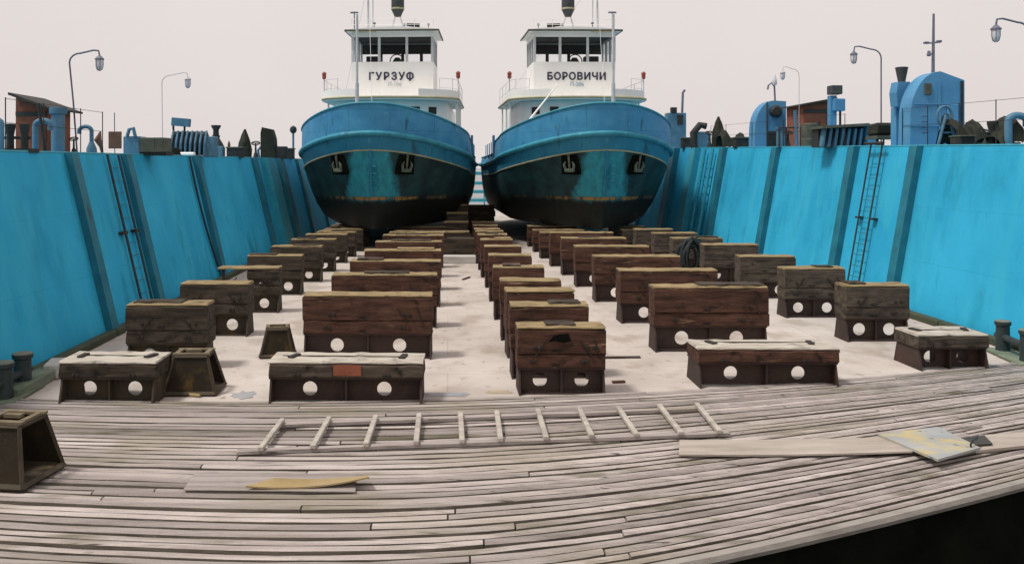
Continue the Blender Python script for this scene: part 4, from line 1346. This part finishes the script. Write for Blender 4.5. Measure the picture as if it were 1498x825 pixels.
# ------------------------------------------------------------------ gear on top of the walls
def on_left(px, back=0.45):
    """a spot on the left wall's deck, seen at photo column px"""
    X = lface(0, EYE + 0.3) - back
    d = X * F / (px - VX)
    return Vector((X, d, ltop(d))), d / F        # point, metres per photo pixel
def on_right(px, back=0.5):
    d = 25.0
    for _ in range(6):
        X = rface(0, rtop(d)) + back
        d = X * F / (px - VX)
    return Vector((X, d, rtop(d))), d / F

LAMPS = 'gooseneck lamps along the dock walls'
def lamp_post(label, p, h, arm, lean=0.0, s=1.0, mat='lamp_grey', thin=1.0):
    t = thing('lamp_post', label, 'lamp', p, 0, LAMPS)
    r = 0.022 * s * thin
    pts = [(lean * h * 0.0, 0, 0), (-lean * h * 0.5, 0, h * 0.5), (-lean * h, 0, h * 0.88)]
    for k in range(1, 7):
        a = math.pi / 2 * k / 6
        pts.append((-lean * h + arm * 0.35 * (1 - math.cos(a)), 0, h * 0.88 + h * 0.09 * math.sin(a)))
    pts += [(-lean * h + arm * 0.8, 0, h * 1.0), (-lean * h + arm * 0.97, 0, h * 0.995), (-lean * h + arm, 0, h * 0.95)]
    MB().tube(pts, r, 8).build('pole', M[mat], t, smooth=True)
    ex, ez = pts[-1][0], pts[-1][2]
    m = MB()
    m.lathe([(0.03 * s, 0.0), (0.05 * s, -0.02 * s), (0.09 * s, -0.06 * s), (0.11 * s, -0.08 * s), (0.11 * s, -0.105 * s), (0.07 * s, -0.11 * s)], (ex, 0, ez), 14)
    hd = m.build('lamp_head', M[mat], t, smooth=True)
    m = MB()
    m.lathe([(0.085 * s, -0.11 * s), (0.088 * s, -0.25 * s), (0.07 * s, -0.33 * s), (0.03 * s, -0.365 * s)], (ex, 0, ez), 14)
    m.build('lamp_glass', M['lamp_glass'], hd, smooth=True)
    m = MB()
    for k in range(6):
        a = math.pi * k / 3
        m.tube([(ex + 0.095 * s * math.cos(a) * q, 0.095 * s * math.sin(a) * q, ez - z * s) for q, z in ((1, 0.1), (1, 0.25), (0.75, 0.34), (0.2, 0.38))], 0.006 * s, 4)
    m.build('cage', M[mat], hd)
    return t
p, k = on_left(113); lamp_post('gooseneck lamp beside the rust-red deckhouse on the left wall', p, 152 * k, 44 * k, 0.075, 0.95)
p, k = on_left(238); lamp_post('slim gooseneck lamp behind the winch on the left wall', p, 122 * k, 38 * k, 0.01, 0.9, 'lamp_hazed', 0.55)
p, k = on_right(1289); lamp_post('gooseneck lamp between the louvred box and the large round-topped cabin', p, 147 * k, -40 * k, 0.0, 0.95)
p, k = on_right(1169); lamp_post('faint gooseneck lamp behind the small round-topped cabin', p, 118 * k, -24 * k, 0.0, 0.85, 'lamp_hazed', 0.55)
p, k = on_right(1506); lamp_post('tall gooseneck lamp at the far right end of the right wall', p, 186 * k, -49 * k, 0.0, 0.98)

VENTS = 'gooseneck ventilators on the dock walls'
def vent(label, p, h, w, r, flip=1, cone=False):
    t = thing('vent_pipe', label, 'ventilator', p, 0, VENTS)
    rr = w / 2
    pts = [(0, 0, 0), (0, 0, h - rr)]
    for k in range(1, 10):
        a = math.pi * k / 9
        pts.append((flip * (rr - rr * math.cos(a)), 0, h - rr + (rr - r) * math.sin(a)))
    pts.append((flip * w, 0, h - rr - r * 1.6))
    MB().tube(pts, r, 12).build('pipe', M['pipe_blue'], t, smooth=True)
    if cone:
        MB().lathe([(r * 2.6, 0), (r * 2.4, h * 0.2), (r * 1.1, h * 0.42)], (0, 0, 0), 14).build('base_cone', M['pipe_blue'], t, smooth=True)
    else:
        MB().lathe([(r * 1.5, 0), (r * 1.5, 0.04), (r * 1.1, 0.05)], (0, 0, 0), 14).build('flange', M['pipe_blue'], t)
    return t
p, k = on_left(52); vent('blue gooseneck ventilator in front of the rust-red deckhouse', p, 52 * k, 22 * k, 4.4 * k, 1)
p, k = on_left(2); vent('blue gooseneck ventilator at the extreme left, beside dark bollards', p, 52 * k, 18 * k, 4 * k, -1)
p, k = on_left(134); vent('blue gooseneck ventilator with conical foot right of the left lamp', p, 44 * k, 18 * k, 3.0 * k, -1, True)
p, k = on_right(1475); vent('blue gooseneck ventilator at the right end of the right wall', p, 50 * k, 27 * k, 5.2 * k, 1)

# rust-red deckhouses
def shed(label, p, w, h0, h1, d, over, mat, flip=1):
    """flat-roofed hut: height h0 at the left end, h1 at the right end"""
    t = thing('deckhouse_hut', label, 'hut', p, 0, 'rust-red huts on the dock walls')
    m = MB()
    m.prism([(-w / 2, 0), (w / 2, 0), (w / 2, h1), (-w / 2, h0)], 'y', 0, d)
    b = m.build('hut_wall', mat, t)
    m = MB()
    s = (h1 - h0) / w
    xa, xb = -w / 2 - over[0], w / 2 + over[1]
    m.prism([(xa, h0 + s * (xa + w / 2) + 0.003), (xb, h0 + s * (xb + w / 2) + 0.003), (xb, h0 + s * (xb + w / 2) + 0.05), (xa, h0 + s * (xa + w / 2) + 0.06)], 'y', -0.35, d + 0.2)
    m.build('roof', M['roof_dark'], t)
    m = MB()
    m.box((0, -0.015, min(h0, h1) * 0.86), (w * 0.98, 0.03, min(h0, h1) * 0.09))
    m.build('top_band', M['roof_dark'], t)
    m = MB()
    m.box((w * 0.40, -0.012, h1 * 0.42), (w * 0.14, 0.024, h1 * 0.8))
    m.build('door', M['rust_red'], t)
    return t
p, k = on_left(46, 1.0); shed('rust-red hut with sloping dark roof on the left wall', p, 46 * k, 84 * k, 68 * k, 1.2, (0.0, 14 * k), M['rust_red'])
p, k = on_right(1196, 1.6); shed('rust-red hut behind the louvred box on the right wall', p, 42 * k, 62 * k, 70 * k, 1.6, (7 * k, 0.05), M['rust_red'])

# posts and bollards on the left wall
def pillar(name, label, cat, p, h, r, mat, cap=True, group=None):
    t = thing(name, label, cat, p, 0, group)
    MB().lathe([(r, 0), (r, h * 0.86)], (0, 0, 0), 16).build('shaft', mat, t, smooth=True)
    MB().lathe([(r * 1.25, h * 0.862), (r * 1.3, h * 0.88), (r * 1.3, h), (r * 0.5, h * 1.01)], (0, 0, 0), 16).build('cap', mat, t, smooth=True)
    return t
p, k = on_left(85, 0.3); pillar('blue_post', 'thick blue post in front of the rust-red hut', 'post', p, 67 * k, 9.5 * k, M['pipe_blue'])
p, k = on_left(66, 0.1)
tag(MB().tube([(0.02, 0, -0.05), (-0.05, 0, 30 * k), (-10 * k, 0, 72 * k)], [0.045, 0.035, 0.03], 6).build('leaning_bar', M['dark_iron'], loc=p), 'thin dark bar leaning against the rust-red hut', 'bar')
def twin_top(label, px1, px2, base_off, hpx, side='L'):
    p, k = on_left(px1) if side == 'L' else on_right(px1)
    t = thing('wall_bollard', label, 'bollard', p, 0, 'twin bollards on top of the dock walls')
    q, k2 = on_left(px2) if side == 'L' else on_right(px2)
    dx = abs(px2 - px1) * k
    for x in (0, dx):
        r = 5.5 * k
        MB().lathe([(r, 0), (r * 0.92, hpx * k * 0.6), (r * 1.05, hpx * k * 0.7), (r * 1.35, hpx * k * 0.9), (r * 1.35, hpx * k), (r * 0.4, hpx * k * 1.01)], (x, 0, 0), 16).build('post', M['dark_iron'], t, smooth=True)
    MB().tube([(-9 * k, 0, hpx * k * 0.52), (dx + 9 * k, 0, hpx * k * 0.52)], 2.2 * k, 8).build('cross_bar', M['dark_iron'], t)
    MB().box((dx / 2, 0, 0.04), (dx + 30 * k, 0.4, 0.08)).build('base_plate', M['dark_iron'], t)
twin_top('dark twin bollard in front of the rust-red hut on the left wall', 15, 36, 0, 42)
twin_top('dark twin bollard between the tarpaulin heap and the right ventilator', 1452, 1470, 0, 36, 'R')

p, k = on_left(150); o = MB()
o.tube([(0, 0, 0), (-2 * k, 0, 12 * k), (-7 * k, 0, 22 * k), (-3 * k, 0, 34 * k)], [0.03, 0.05, 0.10, 0.02], 8)
tag(o.build('furled_flag', M['sign_brown'], loc=p, smooth=True), 'furled brown cloth on a short stick beside the brown sign', 'flag')
p, k = on_left(168)
t = thing('sign_board', 'square brown board on a thin pole on the left wall', 'sign', p)
MB().tube([(0, 0, 0), (-0.01, 0, 62 * k)], 0.012, 6).build('pole', M['lamp_grey'], t)
MB().box((1 * k, -0.03, 22 * k), (19 * k, 0.04, 25 * k), bevel=0.01).build('board', M['sign_brown'], t)

p, k = on_left(190, 0.35)
t = thing('equipment_locker', 'blue-fronted locker with olive boxes on the left wall', 'locker', p)
MB().box((2 * k, 0.3, 14 * k), (24 * k, 0.6, 28 * k), bevel=0.02).build('blue_cabinet', M['pipe_blue'], t)
MB().box((25 * k, 0.35, 12 * k + 0.06), (24 * k, 0.7, 22 * k), bevel=0.02).build('olive_box', M['olive'], t)
MB().box((43 * k, 0.35, 12 * k + 0.06), (14 * k, 0.7, 22 * k), bevel=0.02).build('olive_box', M['olive'], t)
MB().tube([(-4 * k, 0, 28 * k), (-1 * k, 0, 38 * k), (5 * k, 0, 40 * k), (8 * k, 0, 27 * k)], 0.05, 8).build('handle', M['pipe_blue'], t, smooth=True)
MB().box((24 * k, 0.35, 0.04), (56 * k, 0.6, 0.08)).build('skid', M['dark_iron'], t)

p, k = on_left(274, 0.3)
t = thing('winch', 'ribbed blue-grey winch drum with raised control box on the left wall', 'winch', p)
m = MB(); m.tube([(-26 * k, 0.5, 20 * k), (22 * k, 0.5, 20 * k)], 18 * k, 18); m.build('drum', M['dark_iron'], t, smooth=True)
for q in range(8):
    x = (-25 + q * 7) * k
    m = MB(); m.tube([(x, 0.05, 0), (x + 1.2 * k, 0.02, 20 * k), (x + 2 * k, 0.2, 38 * k)], 1.6 * k, 6); m.build('rib_bar', M['pipe_blue'], t)
MB().box((-13 * k, 0.3, 51 * k), (26 * k, 0.25, 12 * k), rot=rot('Y', 5), bevel=0.01).build('control_box', M['pipe_blue'], t)
MB().tube([(-22 * k, 0.3, 0), (-25 * k, 0.3, 50 * k)], 0.035, 6).build('stand', M['dark_iron'], t)
MB().tube([(-8 * k, 0.3, 30 * k), (-8 * k, 0.3, 46 * k)], 0.035, 6).build('stand', M['dark_iron'], t)
MB().box((0, -0.12, 3.5 * k), (26 * k, 0.2, 6 * k), bevel=0.04).build('pale_sack', M['white'], t)
MB().box((30 * k, 0.4, 15 * k), (16 * k, 0.5, 30 * k), bevel=0.02).build('side_case', M['pipe_blue'], t)

p, k = on_left(316, 0.4)
t = thing('capstan', 'dark capstan with flared head beside the winch on the left wall', 'capstan', p)
MB().lathe([(13 * k, 0), (13 * k, 14 * k), (9 * k, 22 * k), (5 * k, 28 * k), (6 * k, 32 * k)], (0, 0, 0), 16).build('body', M['dark_iron'], t, smooth=True)
MB().lathe([(4.5 * k, 32 * k), (4 * k, 40 * k), (7 * k, 45 * k), (7 * k, 47 * k)], (0, 0, 0), 16).build('head', M['dark_iron'], t, smooth=True)
MB().box((7 * k, -0.2, 8 * k), (10 * k, 0.3, 16 * k), bevel=0.02).build('motor_cover', M['pipe_blue'], t)

p, k = on_left(335)
t = thing('signal_lantern', 'tiny dark lantern on a thin stick left of the tarpaulin cone', 'lantern', p)
MB().tube([(0, 0, 0), (0, 0, 16 * k)], 0.02, 6).build('stick', M['dark_iron'], t)
MB().lathe([(0.02, 14 * k), (2.2 * k, 17 * k), (2 * k, 21 * k), (0.01, 25 * k)], (0, 0, 0), 8).build('lantern_body', M['sign_brown'], t)

def tarp_cone(label, p, w, h, seed):
    rnd = random.Random(seed)
    m = MB()
    n = 14
    prof = [(w * 0.5, 0), (w * 0.48, h * 0.3), (w * 0.40, h * 0.55), (w * 0.24, h * 0.8), (w * 0.06, h)]
    rings = []
    for r, z in prof:
        rings.append([m.bm.verts.new((r * math.cos(2 * math.pi * k / n) * rnd.uniform(0.86, 1.1), r * math.sin(2 * math.pi * k / n) * rnd.uniform(0.86, 1.1), z + rnd.uniform(-0.03, 0.03) * h)) for k in range(n)])
    for a, b in zip(rings, rings[1:]):
        for k in range(n): m.bm.faces.new((a[k], a[(k + 1) % n], b[(k + 1) % n], b[k]))
    m.bm.faces.new(rings[-1]); m.bm.faces.new(rings[0][::-1])
    return tag(m.build('tarpaulin_cone', M['tarp'], loc=p), label, 'tarpaulin', 'gear under dark tarpaulins on the dock walls')
p, k = on_left(358); tarp_cone('pointed dark tarpaulin heap on the left wall', p, 22 * k, 42 * k, 1)
p, k = on_right(1051); tarp_cone('pointed dark tarpaulin heap on the right wall left of the small cabin', p, 20 * k, 46 * k, 2)

p, k = on_left(392, 0.3)
t = thing('machinery_box', 'dark upright machinery box near the left tugboat', 'machinery', p)
MB().prism([(-11 * k, 0), (11 * k, 0), (9 * k, 30 * k), (5 * k, 43 * k), (-9 * k, 46 * k), (-11 * k, 38 * k)], 'y', 0, 0.7).build('casing', M['tarp'], t)
MB().box((18 * k, 0.3, 9 * k), (16 * k, 0.5, 18 * k), bevel=0.02).build('side_box', M['dark_iron'], t)
MB().tube([(-14 * k, 0.2, 0), (-16 * k, 0.2, 12 * k), (-11 * k, 0.2, 18 * k)], 0.06, 8).build('elbow_pipe', M['pipe_blue'], t, smooth=True)
p, k = on_left(429, 0.3)
t = thing('ball_post', 'dark ball on a thin post beside the left tugboat', 'post', p)
MB().tube([(0, 0, 0), (0, 0, 40 * k)], 1.6 * k, 8).build('shaft', M['pipe_blue'], t)
MB().lathe([(0.5 * k, 37 * k), (4 * k, 39 * k), (5.4 * k, 43 * k), (4 * k, 47 * k), (0.5 * k, 49 * k)], (0, 0, 0), 14).build('ball', M['dark_iron'], t, smooth=True)

# ---- right wall
def round_cabin(label, p, w, h, flat_from, d, slope_drop, details):
    """cabin whose left shoulder curves up to a flat or gently falling roof"""
    t = thing('deck_cabin', label, 'cabin', p, 0, 'blue round-topped cabins on the right wall')
    n = 10
    pts = [(-w / 2, 0), (w / 2, 0), (w / 2, h - slope_drop)]
    xf = -w / 2 + flat_from
    pts.append((xf, h))
    for k in range(1, n + 1):
        a = math.pi / 2 * k / n
        pts.append((xf - flat_from * math.sin(a) * 0.98, h - h * 0.62 * (1 - math.cos(a))))
    b = MB().prism(pts, 'y', 0, d).build('cabin_shell', M['cabin_blue'], t)
    return t
p, k = on_right(1371, 0.8)
W, Hh = 80 * k, 110 * k
t = round_cabin('large blue round-topped cabin with a mast on the right wall', p, W, Hh, 45 * k, 0.6, 13 * k, None)
MB().box((-14 * k, -0.02, 84 * k), (10 * k, 0.04, 17 * k), bevel=0.01).build('window', M['olive'], t)
MB().box((3 * k, -0.012, 48 * k), (0.05, 0.03, 96 * k)).build('seam_strip', M['cabin_blue'], t)
MB().box((35.5 * k, -0.02, 48 * k), (3 * k, 0.05, 95 * k)).build('corner_strip', M['dark_iron'], t)
m = MB(); m.tube([(3 * k, 0.3, 100 * k), (4 * k, 0.3, 197 * k)], [2.6 * k, 1.6 * k], 8); m.build('mast', M['lamp_grey'], t, smooth=True)
m = MB(); m.tube([(-8 * k, 0.3, 153 * k), (14 * k, 0.3, 155 * k)], 1.3 * k, 6); m.box((-7 * k, 0.3, 154 * k), (6 * k, 0.1, 3 * k)); m.box((12 * k, 0.3, 156 * k), (6 * k, 0.1, 3 * k)); m.build('yard', M['lamp_grey'], t)
m = MB(); m.lathe([(2 * k, 0), (3.4 * k, 2 * k), (2 * k, 8 * k)], (-3 * k, 0.3, 134 * k), 8); m.tube([(-3 * k, 0.3, 136 * k), (3 * k, 0.3, 138 * k)], 0.02, 5); m.build('mast_lamp', M['lamp_grey'], t)
for zz in (30, 62):
    MB().box((-1 * k, -0.014, zz * k), (76 * k if zz < 40 else 66 * k, 0.03, 1.2 * k)).build('weld_band', M['cabin_blue'], t)
for zz in (20, 28, 36, 44):
    MB().tube([(-24 * k, -0.06, zz * k), (-16 * k, -0.06, zz * k)], 0.5 * k, 5).build('step_rung', M['dark_iron'], t)
MB().box((22 * k, -0.025, 33 * k), (17 * k, 0.04, 58 * k), bevel=0.02).build('door', M['cabin_blue'], t)
# air intake beside it
k2 = k * 1.036
p2 = Vector(((1325 - VX) * k2, p.y + 0.85, p.z))
t2 = thing('air_intake', 'blue air intake with flared dark funnel beside the large cabin', 'ventilator', p2)
MB().box((0, 0.5, 30 * k2), (8 * k2, 0.3, 60 * k2)).build('stem', M['cabin_blue'], t2)
MB().prism([(-11 * k2, 60 * k2), (-13 * k2, 80 * k2), (-10 * k2, 96 * k2), (6 * k2, 96 * k2), (11 * k2, 90 * k2), (8 * k2, 58 * k2)], 'y', 0.0, 0.4).build('intake_box', M['cabin_blue'], t2)
MB().lathe([(5 * k2, 95 * k2), (5.2 * k2, 98 * k2), (8.5 * k2, 116 * k2), (9 * k2, 118 * k2), (7 * k2, 118.5 * k2)], (0, 0.2, 0), 14).build('funnel', M['dark_grey'], t2, smooth=True)
# cable reel frame in front of it
p3, k3 = on_right(1386, 0.35)
t3 = thing('cable_frame', 'blue A-shaped cable reel frame in front of the large cabin', 'frame', p3)
m = MB()
m.tube([(-14 * k3, 0, 0), (-2 * k3, 0, 46 * k3)], 2.2 * k3, 6); m.tube([(14 * k3, 0, 0), (2 * k3, 0, 46 * k3)], 2.2 * k3, 6); m.tube([(-8 * k3, 0, 20 * k3), (8 * k3, 0, 20 * k3)], 1.3 * k3, 6)
m.build('a_frame', M['pipe_blue'], t3)
m = MB(); m.tube([(11 * k3 * math.cos(a * math.pi / 12), 0.12, 44 * k3 + 15 * k3 * math.sin(a * math.pi / 12)) for a in range(-6, 19)], 2.0 * k3, 8); m.build('reel_hoop', M['pipe_blue'], t3, smooth=True)
m = MB(); m.tube([(6 * k3 * math.cos(a * math.pi / 8), 0.05, 38 * k3 + 9 * k3 * math.sin(a * math.pi / 8)) for a in range(17)], 1.5 * k3, 8); m.build('cable_coil', M['rope'], t3, smooth=True)

p, k = on_right(1127, 0.7)
t = round_cabin('small blue round-topped cabin with a round dark ventilator on the right wall', p, 46 * k, 69 * k, 28 * k, 0.7, 1 * k, None)
MB().box((2 * k, -0.02, 12 * k), (14 * k, 0.04, 24 * k), bevel=0.01).build('door', M['dark_iron'], t)
m = MB(); m.lathe([(9 * k, 0), (9 * k, 0.12), (6 * k, 0.2)], (0, 0, 0), 18)
for v in m.bm.verts: v.co = rot('X', 90) @ v.co + Vector((7 * k, 0, 53 * k))
m.build('round_ventilator', M['dark_iron'], t, smooth=True)
MB().box((-5 * k, -0.012, 34 * k), (0.05, 0.03, 66 * k)).build('seam_strip', M['dark_grey'], t)
m = MB(); m.tube([(11 * k, 0.3, 68 * k), (10 * k, 0.3, 90 * k), (6 * k, 0.3, 96 * k), (1 * k, 0.3, 92 * k), (0, 0.3, 86 * k)], 1.3 * k, 6); m.build('lamp_arm', M['lamp_grey'], t, smooth=True)
m = MB(); m.lathe([(2.6 * k, 0), (4 * k, 3 * k), (3 * k, 10 * k), (1 * k, 16 * k)], (10 * k, 0.3, 92 * k), 10); m.build('lamp', M['lamp_glass'], t, smooth=True)

p, k = on_right(1142, 0.3); pillar('blue_post', 'pale blue post in front of the small round-topped cabin', 'post', p, 30 * k, 6 * k, M['pipe_blue'])
p, k = on_right(1160, 0.4)
t = thing('guard_gate', 'dark gate frame between the small cabin and the red hut', 'gate', p)
for x in (-20, -10, 10): MB().tube([(x * k, 0, 0), (x * k, 0, 30 * k)], 1.4 * k, 6).build('post', M['dark_iron'], t)
MB().tube([(-20 * k, 0, 29 * k), (12 * k, 0, 29 * k)], 1.2 * k, 6).build('bar', M['dark_iron'], t)
MB().tube([(5 * k, 0, 0), (3 * k, 0, 54 * k)], 2.4 * k, 8).build('tall_post', M['pipe_blue'], t)
p, k = on_right(1184, 0.4)
t = thing('oil_drum', 'brown and olive drum in front of the red hut on the right wall', 'drum', p)
MB().lathe([(11 * k, 0), (11.5 * k, 12 * k), (10.5 * k, 13 * k), (11.5 * k, 24 * k), (11 * k, 34 * k), (9 * k, 35 * k)], (0, 0, 0), 16).build('drum_body', M['olive'], t, smooth=True)
p, k = on_right(1198, 0.35); tag(MB().lathe([(6 * k, 0), (4 * k, 8 * k), (2 * k, 16 * k), (3 * k, 26 * k), (1 * k, 40 * k)], (0, 0, 0), 10).build('valve_stand', M['dark_iron'], loc=p, smooth=True), 'dark valve stand between the drum and the louvred box', 'valve')
p, k = on_right(1224, 0.9)
t = thing('signal_column', 'grey-blue signal column with two boxes above the louvred box', 'column', p)
MB().box((-3 * k, 0.2, 38 * k), (9 * k, 0.25, 76 * k)).build('column', M['cabin_blue'], t)
MB().box((3 * k, 0.1, 62 * k), (16 * k, 0.4, 18 * k), bevel=0.02).build('lower_box', M['cabin_blue'], t)
MB().box((-1 * k, 0.1, 84 * k), (16 * k, 0.4, 13 * k), bevel=0.02).build('upper_box', M['dark_grey'], t)
MB().tube([(7 * k, 0.1, 0), (7 * k, 0.1, 54 * k)], 1.6 * k, 6).build('strut', M['dark_iron'], t)
p, k = on_right(1242, 0.35)
t = thing('louvred_box', 'long louvred blue box on the right wall', 'vent box', p)
MB().box((0, 0.6, 15 * k), (76 * k, 0.5, 30 * k)).build('case', M['dark_iron'], t)
MB().prism([(-41 * k, 27 * k), (28 * k, 31 * k), (28 * k, 35 * k), (-41 * k, 31 * k)], 'y', -0.1, 0.9).build('lid', M['olive'], t)
for q in range(8):
    MB().box(((-34 + q * 9) * k, 0.22, 14 * k), (3.6 * k, 0.22, 27 * k), rot=rot('Y', 8)).build('slat', M['pipe_blue'], t)
MB().box((35 * k, 0.4, 17 * k), (16 * k, 0.8, 34 * k), bevel=0.02).build('end_panel', M['cabin_blue'], t)
p, k = on_right(1300, 0.5)
t = thing('work_table', 'tarpaulin-topped work table between the louvred box and the large cabin', 'table', p)
MB().box((0, 0.3, 14 * k), (36 * k, 0.7, 5 * k)).build('table_top', M['olive'], t)
for x in (-15, -5, 8, 15): MB().tube([(x * k, 0.1, 0), (x * k, 0.1, 13 * k)], 1.3 * k, 6).build('leg', M['dark_iron'], t)
m = MB(); m.box((0, 0.3, 26 * k), (36 * k, 0.6, 18 * k), bevel=0.06); m.jitter(0.02, 2)
tag(m.build('tarpaulin_bundle', M['tarp'], loc=p), 'dark tarpaulin bundle lying on the work table', 'tarpaulin')
def tarp_heap(label, px, w, h, seed):
    p, k = on_right(px, 0.7)
    rnd = random.Random(seed)
    m = MB()
    n, rows_ = 16, 6
    V = []
    for i in range(n + 1):
        u = i / n
        V.append([m.bm.verts.new(((u - 0.5) * w * k, v * 1.0, max(0, h * k * (0.72 + 0.28 * math.sin(u * 7 + seed)) * (math.sin(math.pi * (0.12 + 0.76 * u)) ** 0.4) * (math.sin(math.pi * v) ** 0.35) + rnd.uniform(-0.04, 0.04)))) for v in [0.001, 0.12, 0.3, 0.5, 0.7, 0.88, 0.999]])
    for a, b in zip(V, V[1:]):
        for j in range(6): m.bm.faces.new((a[j], b[j], b[j + 1], a[j + 1]))
    return tag(m.build('tarpaulin_heap', M['tarp'], loc=p), label, 'tarpaulin', 'gear under dark tarpaulins on the dock walls')
tarp_heap('broad dark tarpaulin heap right of the large cabin', 1424, 44, 52, 1)
tarp_heap('dark tarpaulin heap under the right end ventilator', 1490, 50, 48, 4)
tarp_heap('low dark netting heap left of the small cabin', 1074, 34, 33, 7)
p, k = on_right(1024, 0.1)
t = thing('fairlead', 'blue fairlead with dark hood near the right tugboat', 'fairlead', p)
MB().box((4 * k, 0.2, 12 * k), (18 * k, 0.6, 24 * k), bevel=0.03).build('body', M['pipe_blue'], t)
MB().tube([(-8 * k, 0, 0), (-10 * k, 0, 22 * k), (0, 0, 34 * k), (9 * k, 0, 32 * k)], 5 * k, 10).build('hood', M['dark_iron'], t, smooth=True)
p, k = on_right(990, 0.4)
t = thing('control_stand', 'blue control stand with upright exhaust pipe behind the right tugboat', 'stand', p)
MB().box((0, 0.3, 26 * k), (28 * k, 0.6, 52 * k), bevel=0.03).build('cabinet', M['pipe_blue'], t)
MB().box((-4 * k, 0.1, 56 * k), (8 * k, 0.3, 8 * k)).build('top_box', M['dark_iron'], t)
MB().box((5 * k, -0.02, 42 * k), (8 * k, 0.06, 14 * k)).build('panel', M['dark_iron'], t)
MB().tube([(10 * k, 0.3, 50 * k), (11 * k, 0.3, 82 * k), (14 * k, 0.3, 86 * k)], 1.8 * k, 8).build('exhaust_pipe', M['lamp_grey'], t, smooth=True)

# small fittings along both walls
def fitting(kind, label, p, k):
    if kind == 'valve':
        t = thing('hand_wheel_valve', label, 'valve', p, 0, 'hand wheel valves on the dock walls')
        MB().lathe([(4 * k, 0), (3 * k, 6 * k), (1.5 * k, 9 * k), (1.2 * k, 22 * k)], (0, 0, 0), 12).build('body', M['dark_iron'], t, smooth=True)
        m = MB(); m.tube([(6 * k * math.cos(a * math.pi / 8), 6 * k * math.sin(a * math.pi / 8) * 0.6, 22 * k + 2.5 * k * math.sin(a * math.pi / 8)) for a in range(17)], 0.9 * k, 6, caps=False)
        m.tube([(-6 * k, 0, 22 * k), (6 * k, 0, 22 * k)], 0.7 * k, 5)
        m.build('hand_wheel', M['dark_iron'], t, smooth=True)
    elif kind == 'coil':
        t = thing('rope_coil', label, 'rope', p, 0, 'coils of rope on the dock walls')
        m = MB()
        m.tube([((9 - 0.05 * i % 2) * k * math.cos(i * 0.42), 9 * k * math.sin(i * 0.42), 1.4 * k + i * 0.14 * k) for i in range(75)], 1.3 * k, 6)
        m.build('coil', M['tarp'], t, smooth=True)
    elif kind == 'box':
        t = thing('tool_chest', label, 'chest', p, 0, 'tool chests on the dock walls')
        MB().box((0, 0.25, 7 * k), (22 * k, 0.45, 14 * k), bevel=0.02).build('chest_body', M['dark_iron'], t)
        MB().box((0, 0.25, 15 * k), (24 * k, 0.5, 2.2 * k), bevel=0.01).build('lid', M['olive'], t)
for side, px, kind, lab in (
    ('L', 108, 'valve', 'hand wheel valve at the foot of the left gooseneck lamp'), ('L', 255, 'coil', 'rope coil left of the winch on the left wall'),
    ('L', 300, 'valve', 'hand wheel valve between the winch and the capstan'), ('L', 342, 'box', 'tool chest left of the left tarpaulin cone'),
    ('L', 374, 'valve', 'hand wheel valve right of the left tarpaulin cone'), ('L', 418, 'box', 'tool chest beside the ball post near the left tugboat'),
    ('R', 1038, 'valve', 'hand wheel valve right of the fairlead near the right tugboat'), ('R', 1088, 'box', 'tool chest left of the small round-topped cabin'),
    ('R', 1153, 'valve', 'hand wheel valve right of the small round-topped cabin'), ('R', 1212, 'coil', 'rope coil at the left end of the louvred box'),
    ('R', 1284, 'valve', 'hand wheel valve at the foot of the lamp by the louvred box'), ('R', 1441, 'valve', 'hand wheel valve left of the right twin bollard'),
    ('R', 1417, 'box', 'tool chest against the tarpaulin heap by the large cabin'), ('R', 1010, 'box', 'tool chest right of the control stand by the right tugboat')):
    p, k = on_left(px, 0.2) if side == 'L' else on_right(px, 0.25)
    fitting(kind, lab, p, k)

# thin guard rails
def guard_rail(label, pxs, on, hpx):
    pts = [on(px, 0.08) for px in pxs]
    o = pts[0][0]
    t = thing('guard_rail', label, 'railing', o, 0, 'thin guard rails along the dock walls')
    for q, k in pts:
        MB().tube([q - o, q - o + Vector((0, 0, 1.02))], 0.011, 6).build('post', M['dark_iron'], t)
    for z in (0.55, 1.0):
        MB().tube([q - o + Vector((0, 0, z)) for q, k in pts], 0.0055, 5).build('wire', M['dark_iron'], t)
guard_rail('thin guard rail in front of the large cabin on the right wall', [1320, 1357, 1403, 1457, 1510], on_right, 62)
guard_rail('thin guard rail in front of the small cabin on the right wall', [1040, 1062, 1100, 1122, 1146, 1170, 1236], on_right, 62)
guard_rail('thin guard rail along the left wall beside the rust-red hut', [8, 64, 118, 150], on_left, 50)
